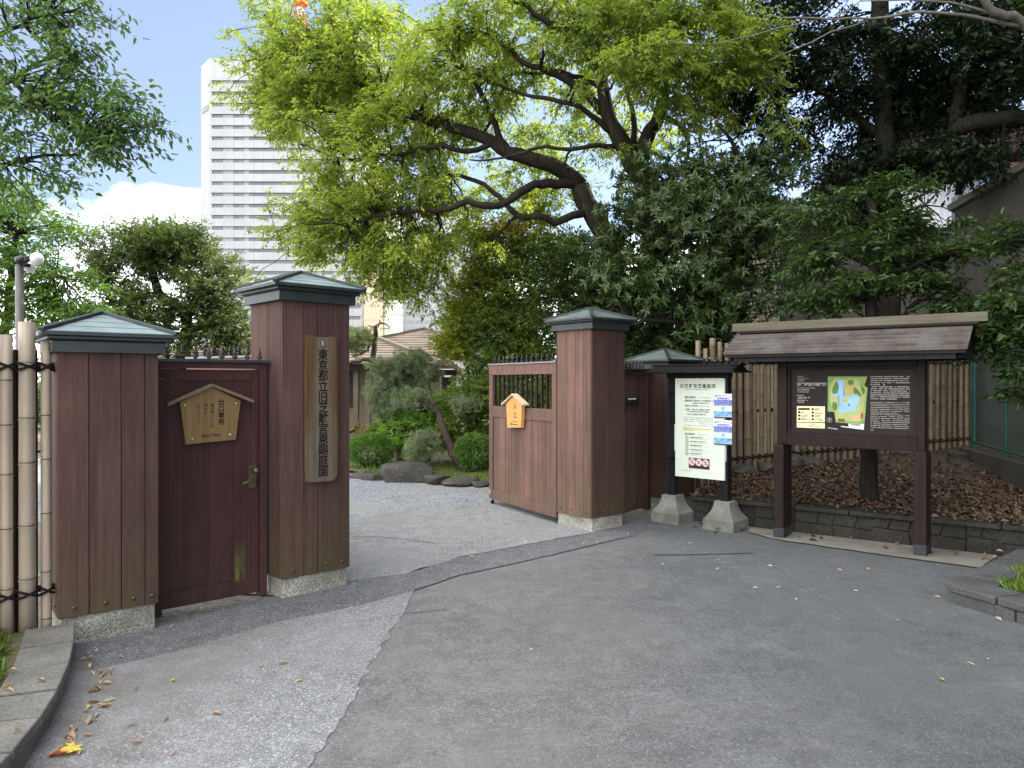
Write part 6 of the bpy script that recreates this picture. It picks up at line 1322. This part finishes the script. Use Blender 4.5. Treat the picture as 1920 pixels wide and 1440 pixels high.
a, b, c = (7.32, 12.35), (8.05, 11.45), (10.2, 8.8); za, zb, zc = CH+(HV-397)*12.35/FP, CH+(HV-308)*11.45/FP, 6.2
wall_quad('wall_panel', CONC_DK, t, a, b, 0, za, zb); wall_quad('wall_panel', CONC_DK, t, b, c, 0, zb, zc); wall_quad('wall_panel', CONC_DK, t, c, (10.6, -4), 0, zc, 7.5)  # last panel is an unseen extension added to block light from the right
mb = MB(); mb.beam((a[0], a[1]+.1, za+.05), (b[0], b[1]+.1, zb+.05), .32, .10); mb.beam((b[0], b[1]+.1, zb+.05), (c[0], c[1]+.1, zc+.05), .32, .10); mb.build('coping', CONC, t)
p = at(1797, 500, 12.6); t = thing('steel_post', 'grey steel column standing at the joint of the two concrete walls', 'post', (p[0], 12.6, 0)); zt_ = CH+(HV-368)*12.6/FP
mb = MB(); mb.box(p[0]-.065, p[0]-.02, 12.5, 12.7, 0, zt_); mb.box(p[0]+.02, p[0]+.065, 12.5, 12.7, 0, zt_); mb.box(p[0]-.0195, p[0]+.0195, 12.58, 12.62, 0, zt_-.01); mb.build('column', plain('galvanised_steel', (.24, .25, .25), .45, .5, .5), t)
# low wall + chain link
lw0, lw1 = (7.02, 11.25), (5.95, 8.1)
t = thing('low_wall', 'low stained concrete wall under the green chain link fence', 'wall', (*lw0, 0)); wall_quad('wall_body', CONC_DK, t, lw0, lw1, 0, .70, .76, -.25)
t = thing('chain_link_fence', 'green framed chain link fence standing on the low concrete wall at the right edge', 'fence', (*lw0, .7)); GREENM = plain('green_fence_paint', (.016, .065, .052), .45, .4)
d = np.array(lw1)-np.array(lw0); L_ = np.linalg.norm(d); d /= L_; off = np.array((-d[1], d[0]))*-.08; q0 = np.array(lw0)+d*.05-off*-1
def fp(s_, z): return (lw0[0]+d[0]*s_-off[0]*-1, lw0[1]+d[1]*s_-off[1]*-1, z)
for s_ in (.06, .16, 1.7, 3.2):
    mb = MB(); mb.tube([fp(s_, .70), fp(s_, 2.6)], .03 if s_ < .1 else .022, 8); mb.build('post', GREENM, t)
for z in (.80, 2.58):
    mb = MB(); mb.tube([fp(.06, z), fp(3.25, z)], .022, 8); mb.build('rail', GREENM, t)
mb = MB(); step = .07
for k_ in range(-26, 47):
    for sg in (1, -1):
        s0 = k_*step; pts = []
        za_, zb_ = .82, 2.56; s_a, s_b = (s0, s0+(zb_-za_)) if sg > 0 else (s0+(zb_-za_), s0); 
        lo, hi = .16, 3.2; f0, f1 = 0., 1.
        ds = s_b-s_a
        ts = sorted([(lo-s_a)/ds, (hi-s_a)/ds]); f0, f1 = max(0, ts[0]), min(1, ts[1])
        if f1-f0 < .02: continue
        mb.tube([fp(s_a+ds*f0, za_+(zb_-za_)*f0), fp(s_a+ds*f1, za_+(zb_-za_)*f1)], .0013, 3, cap=False)
mb.build('mesh_wire', GREENM, t)
p = G(1816, 893, .33); t = thing('concrete_block', 'small square concrete footing block with a slot at the end of the bamboo fence', 'block', (p[0], p[1], .3)); mb = MB()
x, y = p; w = .145; mb.box(x-w, x+w, y-.0, y+.28, .25, .36); mb.box(x-w, x-.06, y, y+.28, .3605, .42); mb.box(x+.06, x+w, y, y+.28, .3605, .42); mb.box(x-w, x+w, y, y+.28, .4205, .66); mb.box(x-.06, x+.06, y+.06, y+.27, .3605, .42); mb.build('block_body', CONC_DK, t, bevel=.006)
# station hall glimpsed above the walls
Ys = 19.0; c = at(1690, 380, Ys); t = thing('station_hall', 'station building with white ribbed cladding and a rust brown eave glimpsed at upper right', 'building', (c[0], Ys, 0))
z0, z1 = CH+(HV-470)*Ys/FP, CH+(HV-325)*Ys/FP; x0, x1, x2 = at(1688, 0, Ys)[0], at(1805, 0, Ys)[0], at(2100, 0, Ys)[0]
mb = MB(); n = int((x1-x0)/.09); prof = [(x0+.09*i+(.045 if False else 0), Ys+(.0 if i % 2 else .07)) for i in range(n)]
vs = [(x, y, z0-2) for x, y in prof]+[(x, y, z1) for x, y in prof]; mb.add(vs, [(i, i+1, n+i+1, n+i) for i in range(n-1)]); mb.build('ribbed_cladding', plain('white_ribbed_metal', (.80, .82, .86), .4, .4, var=.03), t)
mb = MB(); x = x1+.02
while x < x2:
    mb.box(x, x+.40, Ys+.02, Ys+.05, z0-2, (z0+z1)/2); mb.box(x, x+.40, Ys+.02, Ys+.05, (z0+z1)/2+.03, z1); x += .43
mb.build('window', GLASS_P, t)
MB().box(x0, x2, Ys-.5, Ys+.3, z1+.002, z1+.14).build('fascia', plain('salmon_fascia', (.62, .36, .26), .6), t)
MB().box(x0+.1, x2, Ys-1.2, Ys+6, z1+.142, z1+1.15).build('eave', plain('rust_brown_eave', (.050, .021, .017), .7, var=.3, sc=1.5), t)
MB().box(x0+.2, x2, Ys+.35, Ys+6, 0, z1-.001).build('wall', CONC_DK, t)
t = thing('drain_pipe', 'dark ribbed drain hose rising beside the station eave', 'pipe', (*at(1882, 300, 13.5)[:2], 0)); mb = MB(); p = at(1882, 330, 13.5); prof = []
z = 3.0
while z < CH+(HV-200)*13.5/FP: prof += [(.10, z), (.115, z+.02), (.10, z+.04)]; z += .055
mb.lathe(prof, 12, (p[0], p[1], 0)); mb.build('hose', BLACKM, t)
# unseen tall block added beyond the right edge to shade the forecourt
ang = math.atan2(.60, .80); q0, q1_, p0_, p1_ = 28.0, 50.0, -26.0, 9.3
def qp(q, p): return (.8*q-.6*p, .6*q+.8*p)
o_ = qp(q0, p0_); t = thing('shade_block', 'unseen grey block with window bands, added out of view to shade the forecourt', 'building', (*o_, 0), ang)
mb = MB(); H = 32.0; D_ = q1_-q0; Wp = p1_-p0_; prev = 0
for i in range(8):
    z = 2.0+3.7*i; mb.box(0, D_, 0, Wp, prev, z); mb.box(.35, D_-.35, .35, Wp-.35, z+.001, z+1.699); prev = z+1.70
mb.box(0, D_, 0, Wp, prev, H); mb.build('wall', concrete('shade_block_concrete', (.30, .30, .30), (.38, .38, .38), .4), t, local=True)
for i in range(8):
    z = 2.0+3.7*i; mb = MB(); y = .3
    while y < Wp-.5: mb.box(.22, .34, y, y+1.35, z+.002, z+1.698); y += 1.4
    mb.build('window_band', GLASS, t, local=True)
o2 = qp(50.5, 9.0); t = thing('shade_block', 'taller unseen grey block added farther off to shade the gravel beyond the gate', 'building', (*o2, 0), ang)  # second added block, shading ground past the edge of the first
mb = MB(); prev = 0; D2_, W2_ = 20.0, 6.5
for i in range(10):
    z = 2.0+3.9*i; mb.box(0, D2_, 0, W2_, prev, z); mb.box(.35, D2_-.35, .35, W2_-.35, z+.001, z+1.699); prev = z+1.70
mb.box(0, D2_, 0, W2_, prev, 41.6); mb.build('wall', bpy.data.materials['shade_block_concrete'], t, local=True)
for i in range(10):
    z = 2.0+3.9*i; MB().box(.22, .34, .3, W2_-.3, z+.002, z+1.698).build('window_band', GLASS, t, local=True)
# far-off mass of trees closing the gaps low down
def farwood(label, x0, x1, y, zmax, n, seed, leaf):
    r = np.random.default_rng(seed); P = np.stack([r.uniform(x0, x1, n), y+r.uniform(-1.5, 1.5, n), np.zeros(n)], 1); top = zmax*(.62+.22*np.sin(P[:, 0]*.9+seed)+.14*np.sin(P[:, 0]*2.7)); P[:, 2] = r.random(n)**.7*top
    V, F = leaf_quad(P, r.normal(size=(n, 3)), r.normal(size=(n, 3)), .16*(.6+.8*r.random(n)), .09*(.6+.8*r.random(n)))
    tag(link('far_wood', np_mesh('far_wood', V, F), leaf), label, 'woodland', kind='stuff')
farwood('far green mass of garden trees low behind the left gate', -26, -7.5, 27, 4.6, 26000, 1, L_ROUND)
farwood('far dark mass of garden trees behind the right gate pillar', 3.2, 10, 19, 7.2, 42000, 2, L_DARK)

bpy.context.view_layer.update()

farwood('low far hedge mass behind the open gate leaf', -.5, 3.4, 18.5, 4.2, 14000, 3, L_DARK)
bpy.context.view_layer.update()
